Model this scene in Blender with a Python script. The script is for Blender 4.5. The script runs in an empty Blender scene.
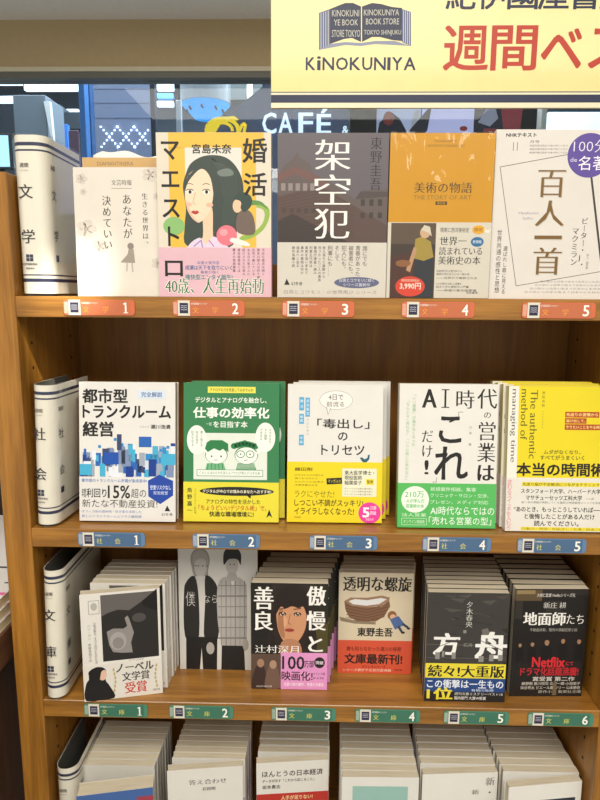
import bpy, math, random
from mathutils import Vector, Matrix
random.seed(7)
scene = bpy.context.scene
COL = scene.collection
R = math.radians
# ------------------------------------------------------------------ frame
# design units are millimetres: x to the right from the bookcase's left inner
# face, y away from the viewer (0 = bookcase front), z up from the underside
# of the top display shelf
OX, OZ = 370.0, 1350.0
def V(x, y, z): return Vector(((x-OX)/1000.0, y/1000.0, (z+OZ)/1000.0))
FL = 632.457
CAM = Vector((360.816, -762.071, 31.729)); PI_, YA, RO = 0.169, 0.0222, 0.0058
F_ = Vector((-math.sin(YA)*math.cos(PI_), math.cos(YA)*math.cos(PI_), -math.sin(PI_)))
R_ = Vector((math.cos(YA), math.sin(YA), 0)); U_ = R_.cross(F_)
R2 = R_*math.cos(RO)+U_*math.sin(RO); U2 = -R_*math.sin(RO)+U_*math.cos(RO)
def at(px, py, Y):
    """point seen at px,py at depth plane Y (mm)"""
    d = F_+R2*((px-300)/FL)+U2*((400-py)/FL)
    return CAM+d*((Y-CAM.y)/d.y)
cam = bpy.data.cameras.new('camera'); co = bpy.data.objects.new('camera', cam); COL.objects.link(co)
cam.sensor_fit = 'HORIZONTAL'; cam.sensor_width = 36; cam.lens = 36*FL/600
cam.clip_start = .02; cam.clip_end = 100
M4 = Matrix((R2, U2, -F_)).transposed().to_4x4(); M4.translation = V(*CAM); co.matrix_world = M4
scene.camera = co
# ------------------------------------------------------------------ materials
MC = {}
def lin(h):
    h = h.lstrip('#'); c = [int(h[i:i+2], 16)/255 for i in (0, 2, 4)]
    return tuple(v/12.92 if v <= .04045 else ((v+.055)/1.055)**2.4 for v in c)+(1,)
def nt_new(name):
    m = bpy.data.materials.new(name); m.use_nodes = True
    nt = m.node_tree; b = nt.nodes['Principled BSDF']; return m, nt, b
def ink(h, rough=.42, coat=.0, kind='paper'):
    """printed / laminated paper of one colour with faint mottling"""
    k = (h, rough, coat, kind)
    if k in MC: return MC[k]
    m, nt, b = nt_new(kind+'_'+h.strip('#'))
    c = lin(h); n = nt.nodes.new('ShaderNodeTexNoise'); n.inputs['Scale'].default_value = 35
    n.inputs['Detail'].default_value = 3
    tc = nt.nodes.new('ShaderNodeTexCoord'); nt.links.new(tc.outputs['Object'], n.inputs['Vector'])
    r = nt.nodes.new('ShaderNodeValToRGB'); r.color_ramp.elements[0].position = .3; r.color_ramp.elements[1].position = .7
    r.color_ramp.elements[0].color = tuple(v*.96 for v in c[:3])+(1,); r.color_ramp.elements[1].color = c
    nt.links.new(n.outputs['Fac'], r.inputs['Fac']); nt.links.new(r.outputs['Color'], b.inputs['Base Color'])
    b.inputs['Roughness'].default_value = rough
    b.inputs['Specular IOR Level'].default_value = .4
    if coat:
        b.inputs['Coat Weight'].default_value = coat; b.inputs['Coat Roughness'].default_value = .08
    MC[k] = m; return m
def wood(name, c1, c2, axis, rough=.35, coat=.15):
    m, nt, b = nt_new(name)
    tc = nt.nodes.new('ShaderNodeTexCoord'); mp = nt.nodes.new('ShaderNodeMapping')
    s = [28, 28, 28]; s['xyz'.index(axis)] = 1.6; mp.inputs['Scale'].default_value = s
    nt.links.new(tc.outputs['Object'], mp.inputs['Vector'])
    n = nt.nodes.new('ShaderNodeTexNoise'); n.inputs['Scale'].default_value = 2.2; n.inputs['Detail'].default_value = 6
    n.inputs['Roughness'].default_value = .62; n.inputs['Distortion'].default_value = .6
    nt.links.new(mp.outputs['Vector'], n.inputs['Vector'])
    s2 = [160, 160, 160]; s2['xyz'.index(axis)] = 7
    mp2 = nt.nodes.new('ShaderNodeMapping'); mp2.inputs['Scale'].default_value = s2
    nt.links.new(tc.outputs['Object'], mp2.inputs['Vector'])
    n2 = nt.nodes.new('ShaderNodeTexNoise'); n2.inputs['Scale'].default_value = 3; nt.links.new(mp2.outputs['Vector'], n2.inputs['Vector'])
    mx = nt.nodes.new('ShaderNodeMath'); mx.operation = 'MULTIPLY_ADD'; mx.inputs[1].default_value = .35
    nt.links.new(n2.outputs['Fac'], mx.inputs[0]); nt.links.new(n.outputs['Fac'], mx.inputs[2])
    r = nt.nodes.new('ShaderNodeValToRGB'); r.color_ramp.elements[0].position = .5; r.color_ramp.elements[1].position = .85
    r.color_ramp.elements[0].color = lin(c1); r.color_ramp.elements[1].color = lin(c2)
    nt.links.new(mx.outputs[0], r.inputs['Fac']); nt.links.new(r.outputs['Color'], b.inputs['Base Color'])
    b.inputs['Roughness'].default_value = rough; b.inputs['Coat Weight'].default_value = coat; b.inputs['Coat Roughness'].default_value = .15
    return m
def glow(h, s, name='glow'):
    k = ('glow', h, s)
    if k in MC: return MC[k]
    m, nt, b = nt_new(name); b.inputs['Base Color'].default_value = lin(h)
    b.inputs['Emission Color'].default_value = lin(h); b.inputs['Emission Strength'].default_value = s
    MC[k] = m; return m
def clear(name, tint, mixf, rough=.05, bump=0):
    """thin clear plastic / pane: see-through with a fresnel sheen"""
    m = bpy.data.materials.new(name); m.use_nodes = True; nt = m.node_tree; nt.nodes.clear()
    o = nt.nodes.new('ShaderNodeOutputMaterial'); t = nt.nodes.new('ShaderNodeBsdfTransparent'); g = nt.nodes.new('ShaderNodeBsdfGlossy')
    t.inputs['Color'].default_value = lin(tint); g.inputs['Roughness'].default_value = rough
    f = nt.nodes.new('ShaderNodeFresnel'); gm = nt.nodes.new('ShaderNodeNewGeometry'); mr = nt.nodes.new('ShaderNodeMapRange')
    mr.inputs['To Min'].default_value = 1.45; mr.inputs['To Max'].default_value = 1/1.45
    nt.links.new(gm.outputs['Backfacing'], mr.inputs['Value']); nt.links.new(mr.outputs[0], f.inputs['IOR'])
    a = nt.nodes.new('ShaderNodeMath'); a.operation = 'ADD'; a.inputs[1].default_value = mixf
    mx = nt.nodes.new('ShaderNodeMixShader')
    nt.links.new(f.outputs[0], a.inputs[0]); nt.links.new(a.outputs[0], mx.inputs[0])
    nt.links.new(t.outputs[0], mx.inputs[1]); nt.links.new(g.outputs[0], mx.inputs[2]); nt.links.new(mx.outputs[0], o.inputs[0])
    if bump:
        n = nt.nodes.new('ShaderNodeTexNoise'); n.inputs['Scale'].default_value = 14; n.inputs['Distortion'].default_value = 1.5
        tc = nt.nodes.new('ShaderNodeTexCoord'); mp = nt.nodes.new('ShaderNodeMapping'); mp.inputs['Scale'].default_value = (3, 1, .7)
        mp.inputs['Rotation'].default_value = (0, .7, 0)
        nt.links.new(tc.outputs['Object'], mp.inputs['Vector']); nt.links.new(mp.outputs[0], n.inputs['Vector'])
        bp = nt.nodes.new('ShaderNodeBump'); bp.inputs['Strength'].default_value = bump; bp.inputs['Distance'].default_value = .01
        nt.links.new(n.outputs['Fac'], bp.inputs['Height']); nt.links.new(bp.outputs[0], g.inputs['Normal']); nt.links.new(bp.outputs[0], f.inputs['Normal'])
    return m
WOOD_H = wood('oak_along', '#7a501c', '#a87530', 'x')
WOOD_V = wood('oak_upright', '#7f531a', '#ab762e', 'z')
WOOD_B = wood('oak_back', '#865818', '#a67024', 'z', .5, .05)
DWOOD = wood('brown_board', '#5a3a26', '#6f4a30', 'y', .5, .05)
PAGES = None
def pages_mat():
    m, nt, b = nt_new('page_edges'); tc = nt.nodes.new('ShaderNodeTexCoord'); mp = nt.nodes.new('ShaderNodeMapping')
    mp.inputs['Scale'].default_value = (20, 4000, 20); nt.links.new(tc.outputs['Object'], mp.inputs['Vector'])
    n = nt.nodes.new('ShaderNodeTexNoise'); n.inputs['Scale'].default_value = 1; nt.links.new(mp.outputs[0], n.inputs['Vector'])
    r = nt.nodes.new('ShaderNodeValToRGB'); r.color_ramp.elements[0].position = .3; r.color_ramp.elements[1].position = .6
    r.color_ramp.elements[0].color = lin('#b3a88f'); r.color_ramp.elements[1].color = lin('#d3c9b2')
    nt.links.new(n.outputs['Fac'], r.inputs['Fac']); nt.links.new(r.outputs['Color'], b.inputs['Base Color']); b.inputs['Roughness'].default_value = .9
    return m
PAGES = pages_mat()
ACRYL = clear('clear_acrylic', '#ffffff', .0, .06)
WRAP = clear('shrink_wrap', '#fdfdfb', .0, .1, .7)
GLASS = clear('shop_glass', '#e6edf2', .0, .02)
# ------------------------------------------------------------------ mesh builder
class MB:
    def __init__(s): s.v = []; s.f = []; s.m = []; s.mats = []; s.smooth = []
    def mi(s, m):
        if m not in s.mats: s.mats.append(m)
        return s.mats.index(m)
    def add(s, vs, fs, m, smooth=False):
        b = len(s.v); s.v += [tuple(v) for v in vs]; k = s.mi(m)
        for f in fs: s.f.append(tuple(i+b for i in f)); s.m.append(k); s.smooth.append(smooth)
    def box(s, x0, x1, y0, y1, z0, z1, m):
        vs = [(x, y, z) for x in (x0, x1) for y in (y0, y1) for z in (z0, z1)]
        s.add(vs, [(0,1,3,2),(4,6,7,5),(0,4,5,1),(2,3,7,6),(0,2,6,4),(1,5,7,3)], m)
    def bbox(s, x0, x1, y0, y1, z0, z1, m, r=1.0):
        """box with chamfered edges"""
        vs = []; 
        for x, sx in ((x0, 1), (x1, -1)):
            for y, sy in ((y0, 1), (y1, -1)):
                for z, sz in ((z0, 1), (z1, -1)):
                    vs += [(x, y+sy*r, z+sz*r), (x+sx*r, y, z+sz*r), (x+sx*r, y+sy*r, z)]
        def I(a, b, c, k): return (a*4+b*2+c)*3+k
        fs = [(I(0,0,0,0),I(0,0,1,0),I(0,1,1,0),I(0,1,0,0)), (I(1,0,0,0),I(1,1,0,0),I(1,1,1,0),I(1,0,1,0)),
              (I(0,0,0,1),I(1,0,0,1),I(1,0,1,1),I(0,0,1,1)), (I(0,1,0,1),I(0,1,1,1),I(1,1,1,1),I(1,1,0,1)),
              (I(0,0,0,2),I(0,1,0,2),I(1,1,0,2),I(1,0,0,2)), (I(0,0,1,2),I(1,0,1,2),I(1,1,1,2),I(0,1,1,2))]
        for a in (0, 1):
            for b in (0, 1):
                fs.append((I(a,b,0,0),I(a,b,1,0),I(a,b,1,1),I(a,b,0,1)))
                fs.append((I(a,0,b,0),I(a,1,b,0),I(a,1,b,2),I(a,0,b,2)))
                fs.append((I(0,a,b,1),I(1,a,b,1),I(1,a,b,2),I(0,a,b,2)))
                for c in (0, 1): fs.append((I(a,b,c,0),I(a,b,c,1),I(a,b,c,2)))
        s.add(vs, fs, m)
    def prism(s, pts, y0, y1, m, axis='y', smooth=False):
        """outline pts (a,b) extruded along an axis"""
        n = len(pts)
        if axis == 'y': vs = [(a, y0, b) for a, b in pts]+[(a, y1, b) for a, b in pts]
        elif axis == 'z': vs = [(a, b, y0) for a, b in pts]+[(a, b, y1) for a, b in pts]
        else: vs = [(y0, a, b) for a, b in pts]+[(y1, a, b) for a, b in pts]
        s.add(vs, [tuple(range(n)), tuple(range(2*n-1, n-1, -1))], m)
        s.add(vs, [(i, (i+1) % n, n+(i+1) % n, n+i) for i in range(n)], m, smooth)
    def build(s, name, parent=None, loc=None, world=False):
        me = bpy.data.meshes.new(name)
        if world: vs = [tuple(V(*v)) for v in s.v]
        else: vs = [(v[0]/1000, v[1]/1000, v[2]/1000) for v in s.v]
        me.from_pydata(vs, [], s.f)
        for m in s.mats: me.materials.append(m)
        me.polygons.foreach_set('material_index', s.m); me.polygons.foreach_set('use_smooth', s.smooth)
        me.update(); o = bpy.data.objects.new(name, me); COL.objects.link(o)
        if parent: o.parent = parent
        if loc is not None: o.location = loc
        return o
def empty(name, loc):
    o = bpy.data.objects.new(name, None); COL.objects.link(o); o.location = loc; o.empty_display_size = .02; return o
def tag(o, label, cat, group=None):
    o['label'] = label; o['category'] = cat
    if group: o['group'] = group
    return o
def struct(o): o['kind'] = 'structure'; return o
def wbuild(mb, name, ref):
    """world-space design coords rebased on a reference point so the origin sits at the thing"""
    mb.v = [(v[0]-ref[0], v[1]-ref[1], v[2]-ref[2]) for v in mb.v]
    return mb.build(name, None, V(*ref))
# ------------------------------------------------------------------ lettering
_tc = bpy.data.curves.new('lettering', 'FONT'); _tc.resolution_u = 2
_to = bpy.data.objects.new('lettering', _tc); _G = {}
def glyphs(txt, bold=0.0):
    k = (txt, bold)
    if k not in _G:
        _tc.body = txt; _tc.offset = bold; me = _to.to_mesh()
        vs = [(v.co.x, v.co.y) for v in me.vertices]; fs = [tuple(p.vertices) for p in me.polygons]
        _to.to_mesh_clear(); _G[k] = (vs, fs)
    return _G[k]
class Face:
    """flat artwork on the plane y = base in local mm; drawn in the coordinates of a source box"""
    def __init__(s, mb, box, W, H, base=0.0, x0=0.0, z0=0.0):
        s.mb = mb; s.b = box; s.W = W; s.H = H; s.base = base; s.x0 = x0; s.z0 = z0; s.layer = 1
        s.kx = W/(box[2]-box[0]); s.kz = H/(box[3]-box[1]); s.clip = None
    def p(s, u, v): return (s.x0+(u-s.b[0])*s.kx, s.z0+s.H-(v-s.b[1])*s.kz)
    def put(s, pts, faces, m, k=0):
        y = s.base-.06-.0065*s.layer-.0015*k
        m = ink(m) if isinstance(m, str) else m
        e = .15
        vs = []
        for u, v in pts:
            x, z = s.p(u, v)
            vs.append((min(max(x, s.x0+e), s.x0+s.W-e), y, min(max(z, s.z0+e), s.z0+s.H-e)))
        s.mb.add(vs, faces, m)
    def up(s, n=1): s.layer += n; return s
    def poly(s, pts, m): s.put(pts, [tuple(range(len(pts)))], m); s.up()
    def blob(s, pts, m):
        n = len(pts); out = []
        for i in range(n):
            p0, p1, p2, p3 = pts[i-1], pts[i], pts[(i+1) % n], pts[(i+2) % n]
            for t in (0, .25, .5, .75):
                out.append(tuple(.5*(2*p1[k]+(p2[k]-p0[k])*t+(2*p0[k]-5*p1[k]+4*p2[k]-p3[k])*t*t+(3*p1[k]-p0[k]-3*p2[k]+p3[k])*t**3) for k in (0, 1)))
        s.put(out, [tuple(range(len(out)))], m); s.up()
    def rect(s, a, b, c, d, m, up=True):
        s.put([(a, b), (c, b), (c, d), (a, d)], [(3, 2, 1, 0)], m)
        if up: s.up()
    def ell(s, cx, cy, rx, ry, m, n=22, up=True):
        s.put([(cx+rx*math.cos(2*math.pi*i/n), cy+ry*math.sin(2*math.pi*i/n)) for i in range(n)], [tuple(range(n))], m)
        if up: s.up()
    def line(s, pts, w, m, up=True):
        for (a, b), (c, d) in zip(pts, pts[1:]):
            L = math.hypot(c-a, d-b) or 1; nx, ny = -(d-b)/L*w/2, (c-a)/L*w/2
            s.put([(a+nx, b+ny), (c+nx, d+ny), (c-nx, d-ny), (a-nx, b-ny)], [(0, 1, 2, 3)], m)
        if up: s.up()
    def _passes(s, st):
        if st == 'm': return [(-.012, 0, 0), (-.012, .038, 0)]
        if st == 'M': return [(0, -.03, 0), (0, 0, 0), (0, .03, 0)]
        if st == 'b': return [(0, -.014, -.012), (0, .014, -.012), (0, -.014, .012), (0, .014, .012)]
        if st == 'B': return [(0, -.028, -.024), (0, .028, -.024), (0, -.028, .024), (0, .028, .024)]
        if st == 't': return [(-.014, 0, 0)]
        return [(0, 0, 0)]
    def text(s, t, a, b, c, d, m, st=''):
        """horizontal line fitted to the box a,b-c,d"""
        for k, (off, dx, dy) in enumerate(s._passes(st)):
            vs, fs = glyphs(t, off)
            if not vs: continue
            g0, _ = glyphs(t, 0.0)
            x0 = min(v[0] for v in g0); x1 = max(v[0] for v in g0); y0 = min(v[1] for v in g0); y1 = max(v[1] for v in g0)
            kx = (c-a)/(x1-x0); ky = (d-b)/(y1-y0)
            s.put([(a+(v[0]+dx-x0)*kx, d-(v[1]+dy-y0)*ky) for v in vs], fs, m, k)
        s.up()
    def vert(s, t, u, b, d, m, st='', size=None, wk=1.0):
        """vertical line, centred on column u, from b to d"""
        n = len(t); cell = (d-b)/n; size = size or cell*.98
        sz = size*s.kz/s.kx*wk
        for i, ch in enumerate(t):
            if ch == ' ': continue
            cy = b+cell*(i+.5)
            for k, (off, dx, dy) in enumerate(s._passes(st)):
                vs, fs = glyphs(ch, off)
                pts = []
                for x, y in vs:
                    gx, gy = x+dx-.5, y+dy-.36
                    if ch in 'ー…〜': gx, gy = gy, -gx
                    elif ch in '「」(){}': gx, gy = gy, -gx
                    elif ch in '、。': gx += .55; gy += .5
                    pts.append((u+gx*sz, cy-gy*size))
                s.put(pts, fs, m, k)
        s.up()
    def rot(s, t, a, b, c, d, m, st=''):
        """line rotated a quarter turn clockwise, filling the box"""
        for k, (off, dx, dy) in enumerate(s._passes(st)):
            vs, fs = glyphs(t, off)
            x0 = min(v[0] for v in vs); x1 = max(v[0] for v in vs); y0 = min(v[1] for v in vs); y1 = max(v[1] for v in vs)
            s.put([(c-(y1-v[1])/(y1-y0)*(c-a)+dy*0, b+(v[0]+dx-x0)/(x1-x0)*(d-b)) for v in vs], fs, m, k)
        s.up()
# ------------------------------------------------------------------ the bookcase
W = 743.0; Z2 = -293.4; Z3 = -535.5; Z4 = -830.0
SH = [0, Z2, Z3, Z4, -1130.0]
DEP = 202.0
bc = tag(empty('bookcase', V(0, 0, -1350)), 'oak-veneered bookcase with fixed display shelves filled with face-out books', 'bookcase')
def bpart(mb, name):
    mb.v = [(v[0], v[1], v[2]+1350) for v in mb.v]; return mb.build(name, bc)
for sx in (0, 1):
    mb = MB()
    x0, x1 = (-35, 0) if sx == 0 else (W, W+35)
    mb.bbox(x0, x1, 0, DEP+8, -1350, 168, WOOD_V, 1.2)
    hole = ink('#1e1208', .8, 0, 'peg_hole')
    xi = 0.12 if sx == 0 else W-.12
    for z in range(-1250, 160, 32):
        if any(abs(z-q-12) < 24 for q in SH): continue
        for y in (38, 168):
            n = 8; pts = [(y+2.4*math.cos(2*math.pi*i/n), z+2.4*math.sin(2*math.pi*i/n)) for i in range(n)]
            mb.prism(pts, xi-.1, xi+.1, hole, 'x')
    bpart(mb, 'side_panel')
for z in SH:
    mb = MB(); mb.bbox(.2, W-.2, .3, DEP, z, z+25, WOOD_H, .9); bpart(mb, 'shelf')
mb = MB(); mb.box(.2, W-.2, DEP+.2, DEP+8, -1340, 72, WOOD_B); bpart(mb, 'back_panel')
mb = MB(); mb.box(.2, W-.2, 14, 30, -1350, -1131, WOOD_H); bpart(mb, 'plinth')
# ------------------------------------------------------------------ shelf labels
LW, LH = 86.0, 18.5
def shelf_label(x, z, col, edge, kanji, num, lab, grp, cardc='#d9d3c4'):
    root = tag(empty('shelf_label', V(x, -.1, z+2.8)), lab, 'label', grp)
    mb = MB(); r = 4.0
    pts = []
    for cx_, cy_, a0 in ((LW-r, r, -90), (LW-r, LH-r, 0), (r, LH-r, 90), (r, r, 180)):
        for k in range(5): a = R(a0+k*22.5); pts.append((cx_+r*math.cos(a), cy_+r*math.sin(a)))
    mb.prism(pts, -1.0, 0, ink(edge, .3, .3))
    f = Face(mb, (0, 0, LW, LH), LW, LH, -1.0)
    f.rect(20.5, 1.0, LW-5, LH-1.0, ink(col, .3, .3)); 
    for i in range(5): f.rect(1.2+i*.9, 2.5, 1.5+i*.9, LH-2.5, '#e9e2d4', False)
    f.up()
    f.text('紀伊國屋書店ベストセラー', 22, 2.6, 42, 5.2, '#e8e4d8')
    f.text(kanji[0], 23.5, 7.6, 31, 15.2, '#d8cf62' if edge != '#cf6a45' else '#e79a3a', 'm'); f.text(kanji[1], 47, 7.6, 54.5, 15.2, '#d8cf62' if edge != '#cf6a45' else '#e79a3a', 'm')
    if num == '1': f.poly([(74.2, 3.2), (76.2, 3.2), (76.2, 15), (78, 15), (78, 15.8), (72.4, 15.8), (72.4, 15), (74.2, 15), (74.2, 5.4), (72.3, 5.4), (72.3, 4.6)], '#f2efe6')
    else: f.text(num, 71.5, 3.2, 78.5, 15.8, '#f2efe6', 'b')
    mb.build('label_card', root)
    mb = MB(); mb.box(6.2, 20.6, -1.5, -1.05, .2, LH-.2, ink(cardc, .4)); f = Face(mb, (0, 0, 100, 100), 14.4, LH-.4, -1.5, 6.2, .2)
    f.rect(15, 16, 85, 84, '#2c2c44')
    for k in range(3): f.line([(24, 36+k*13), (38, 33+k*13), (50, 37+k*13), (62, 33+k*13), (76, 36+k*13)], 4, '#b9b9c4', False)
    f.up(); mb.build('logo_square', root)
OR, BL, GR = '#bf6c48', '#4a6889', '#3a705b'
under1 = ['white girl-silhouette book', 'long-haired woman book', 'grey-brown house book', 'mustard yellow book', 'purple-disc booklet']
under2 = ['blue city-blocks book', 'green cartoon book', 'white and yellow book', 'white and green book', 'yellow book']
under3 = ['white photograph book', 'photo of two men', 'fringed young woman book', 'orange-banded cradle book', 'charcoal book', 'black book']
for i, x in enumerate((59, 191, 322, 464, 606)):
    shelf_label(x, 0, OR, '#cf6a45', '文学', str(i+1), 'orange shelf label number %d on the top shelf edge under the %s' % (i+1, under1[i]), 'orange shelf labels')
for i, x in enumerate((61, 208, 357, 500, 619)):
    shelf_label(x, Z2, BL, '#5d7fa3', '社会', str(i+1), 'blue shelf label number %d on the second shelf edge under the %s' % (i+1, under2[i]), 'blue shelf labels')
for i, x in enumerate((56, 171, 308, 420, 537, 648)):
    shelf_label(x, Z3, GR, '#48836b', '文庫', str(i+1), 'green shelf label number %d on the third shelf edge under the %s' % (i+1, under3[i]), 'green shelf labels')
# ------------------------------------------------------------------ books
def copy_tree(o, parent=None):
    c = o.copy(); COL.objects.link(c); c.parent = parent
    for ch in o.children: copy_tree(ch, c)
    return c
def book(kind, x, y, z, W_, H_, T, cover, spine='r', lean=2.0, yaw=0.0, back=None, art=None, box=None, band=None, lab='', grp=None, rough=.32, coat=.25, wrap=False, spinec=None):
    """x,y,z = front bottom left corner of the cover; band = (height, colour)"""
    root = empty(kind, V(x, y, z+T*math.sin(R(abs(lean)))))
    root.rotation_euler = (-R(lean), 0, R(yaw))
    tag(root, lab, 'book', grp)
    cm = ink(cover, rough, coat); t = .3
    mb = MB(); mb.box(0, W_, 0, t, 0, H_, cm); mb.box(0, W_, T-t, T, 0, H_, ink(back or cover, rough, coat))
    sm = ink(spinec or back or cover, rough, coat)
    if spine == 'r': mb.box(W_-t, W_, t, T-t, 0, H_, sm)
    else: mb.box(0, t, t, T-t, 0, H_, sm)
    bb = None
    if band:
        bb = MB(); bh, bcol = band; bm = ink(bcol, rough, coat)
        bb.box(-.25, W_+.25, -.5, -.08, .1, bh, bm)
        if spine == 'r': bb.box(W_+.02, W_+.4, -.5, T+.2, .1, bh, bm)
        else: bb.box(-.4, -.02, -.5, T+.2, .1, bh, bm)
        bb.box(0, W_, T+.02, T+.3, .1, bh, bm)
    if art:
        f = Face(mb, box, W_, H_, 0.0)
        g = Face(bb, box, W_, H_, -.5) if bb else None
        art(f, g)
    mb.build('cover', root)
    if bb: bb.build('paper_band', root)
    mb = MB(); a = .9
    if spine == 'r': mb.box(a*1.4, W_-t-.05, t+.06, T-t-.06, a, H_-a*(.2 if T < 18 else .7), PAGES)
    else: mb.box(t+.05, W_-a*1.4, t+.06, T-t-.06, a, H_-a*(.2 if T < 18 else .7), PAGES)
    mb.build('page_block', root)
    if wrap:
        mb = MB(); n = 16; vs = []; fs = []
        for j in range(n+1):
            for i in range(n+1):
                vs.append((-1+(W_+2)*i/n, -1.6-(.5*math.sin(i*1.9+j*.8)+.4*math.sin(j*2.3-i*.6)), -0.0+(H_+1.2)*j/n))
        for j in range(n):
            for i in range(n): k = j*(n+1)+i; fs.append((k, k+1, k+n+2, k+n+1))
        mb.add(vs, fs, WRAP, True); mb.build('plastic_wrap', root)
    root['T'] = T; return root
ORD = ['front', 'second', 'third', 'fourth', 'fifth', 'sixth', 'seventh', 'eighth', 'ninth', 'tenth', 'eleventh']
def stack(root, n, lab, grp, dx=0, dy=None, dz=0.0, jit=.8, first=2, y0=None, yaw=0.0, thin=1.0):
    """n more copies standing right behind the front one"""
    T = root['T']; lean = -root.rotation_euler.x; step = dy or (T+(1.0 if len(root.children) > 2 else .35))/math.cos(lean)
    base = root.location.copy(); out = []
    for k in range(n):
        c = copy_tree(root); c.scale = (1, thin, 1); c.rotation_euler = (-lean, 0, R(yaw) if yaw is not None else root.rotation_euler.z)
        yy = (y0 if y0 is not None else base.y*1000+step)+step*k
        c.location = (base.x+dx*(k+1)/1000+random.uniform(-jit, jit)/1000, yy/1000, base.z+dz*(k+1)/1000)
        c['label'] = lab % ORD[min(k+first-1, 10)]; c['group'] = grp; out.append(c)
    return out
S1, S2, S3, S4_ = 25.05, Z2+25.05, Z3+25.05, Z4+25.05
BK = '#23211f'
# --- art -------------------------------------------------------------------------------
def art11(f, g):
    for (a, b, r) in ((290, 205, 20), (525, 190, 26), (300, 380, 34), (345, 440, 26), (548, 265, 14), (545, 500, 22), (295, 250, 12)):
        for k in range(5):
            t = k*1.256; f.ell(a+r*.6*math.cos(t), b+r*.6*math.sin(t), r*.5, r*.42, '#cfc6bb', 10, False)
        f.ell(a, b, r*.25, r*.25, '#b5aaa0', 8, False)
    f.up()
    f.text('文芸時報', 392, 208, 462, 228, '#3c3834', 'm'); f.line([(392, 238), (462, 238)], 1.5, '#7a746c')
    f.vert('決めていい', 373, 262, 455, '#2d2a27', 'm', wk=.9); f.vert('あなたが', 443, 256, 416, '#2d2a27', 'm', wk=.9)
    f.vert('生きる世界は、', 505, 252, 446, '#2d2a27', 'm', 24)
    f.ell(452, 440, 11, 12, '#8a8078'); f.poly([(445, 450), (462, 450), (466, 500), (415, 498), (440, 470)], '#9b9186')
    f.line([(438, 500), (436, 530)], 5, '#b5aa9f'); f.line([(455, 500), (457, 532)], 5, '#b5aa9f')
def art12(f, g):
    Y = '#dfb544'
    f.rect(75, 43, 440, 102, Y, False); f.rect(75, 100, 138, 500, Y, False); f.rect(355, 100, 410, 500, Y, False); f.up()
    f.rect(138, 100, 355, 500, '#d9d6cc')
    f.blob([(420, 310), (455, 325), (462, 360), (440, 410), (395, 445), (350, 455), (350, 440), (395, 425), (430, 395), (443, 360), (436, 335), (410, 325)], '#8fae4e')
    f.blob([(385, 300), (430, 305), (462, 340), (455, 335), (425, 318), (388, 318)], '#5f8a4a')
    H = '#3b4640'
    f.blob([(245, 128), (200, 135), (160, 160), (140, 200), (128, 250), (138, 330), (132, 400), (142, 480), (300, 485), (335, 420), (352, 330), (362, 260), (352, 205), (325, 160), (290, 135)], H)
    for k in range(9): f.line([(240, 140), (268+k*8, 190), (288+k*6, 300), (272+k*5, 440)], 2.0, '#46524b', False)
    f.up(); f.blob([(262, 190), (300, 178), (322, 190), (318, 205), (275, 208)], '#6f7a73')
    f.blob([(205, 340), (240, 330), (242, 440), (262, 470), (180, 475), (202, 440)], '#e5c3a4')
    f.blob([(168, 188), (205, 172), (232, 195), (245, 250), (240, 310), (222, 355), (190, 385), (162, 368), (142, 330), (135, 280), (140, 230), (150, 205)], '#ecd0b4')
    f.blob([(225, 155), (150, 205), (136, 265), (152, 225), (200, 180), (235, 215), (250, 300), (262, 240), (250, 180)], H)
    for ex in (154, 218):
        f.ell(ex, 268, 13, 8, '#f6efe4', 12); f.ell(ex+1, 268, 6.5, 7.5, '#2b2622', 10); f.line([(ex-15, 263), (ex-6, 258), (ex+8, 258), (ex+14, 264)], 3, '#2b2622')
        f.line([(ex-14, 240), (ex, 235), (ex+14, 240)], 2.5, '#4b443e')
    f.line([(175, 270), (165, 310), (176, 317)], 2.5, '#c99a7c'); f.blob([(140, 300), (150, 330), (170, 368), (190, 384), (182, 386), (160, 368), (142, 334)], '#dcb698'); f.ell(150, 316, 11, 9, '#e9b39a', 12); f.blob([(158, 346), (168, 339), (174, 342), (181, 339), (188, 347), (174, 355)], '#b8433f'); f.line([(160, 347), (187, 347)], 1.5, '#7b2422')
    f.ell(230, 318, 14, 9, '#e9b39a', 12)
    f.blob([(150, 470), (190, 445), (215, 470), (245, 440), (300, 480), (290, 500), (150, 500)], '#d8c9dd'); f.line([(165, 480), (195, 455), (200, 485)], 4, '#9a6fae'); f.line([(245, 480), (225, 455)], 4, '#b26fa0')
    f.blob([(345, 345), (375, 335), (400, 365), (402, 430), (340, 425), (332, 380)], '#6c5d55'); f.ell(337, 322, 18, 26, '#e2bd9d', 14)
    f.blob([(322, 292), (340, 274), (370, 270), (393, 290), (390, 322), (365, 345), (350, 330), (352, 305)], '#33453f')
    f.ell(90, 400, 42, 36, '#86b46e', 20, False); f.ell(295, 436, 40, 40, '#e07583', 22); f.ell(283, 424, 16, 14, '#ee9aa0', 14)
    f.blob([(318, 445), (375, 462), (380, 478), (312, 462)], '#e7e4dc')
    f.blob([(100, 485), (150, 490), (155, 515), (120, 518)], '#e2c33c'); f.blob([(222, 488), (270, 488), (262, 515), (228, 512)], '#e2c33c')
    f.vert('マエストロ', 80, 52, 608, '#1f1c1b', 'b', 92, .9)
    f.text('婚', 360, 66, 452, 156, '#1f1c1b', 'b'); f.text('活', 364, 196, 450, 282, '#1f1c1b', 'b')
    f.text('宮島未奈', 166, 87, 316, 122, '#1f1c1b', 'b')
    g.text('本屋大賞作家', 177, 537, 265, 550, '#4a63a0'); g.text('成瀬は天下を取りにいく', 130, 554, 315, 572, '#4a5f8f', 'b')
    g.text('著者が描く', 190, 575, 262, 587, '#4a5f8f'); g.text('痛快型エンタメ誕生!', 130, 590, 316, 611, '#2f7d7d', 'b')
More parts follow.
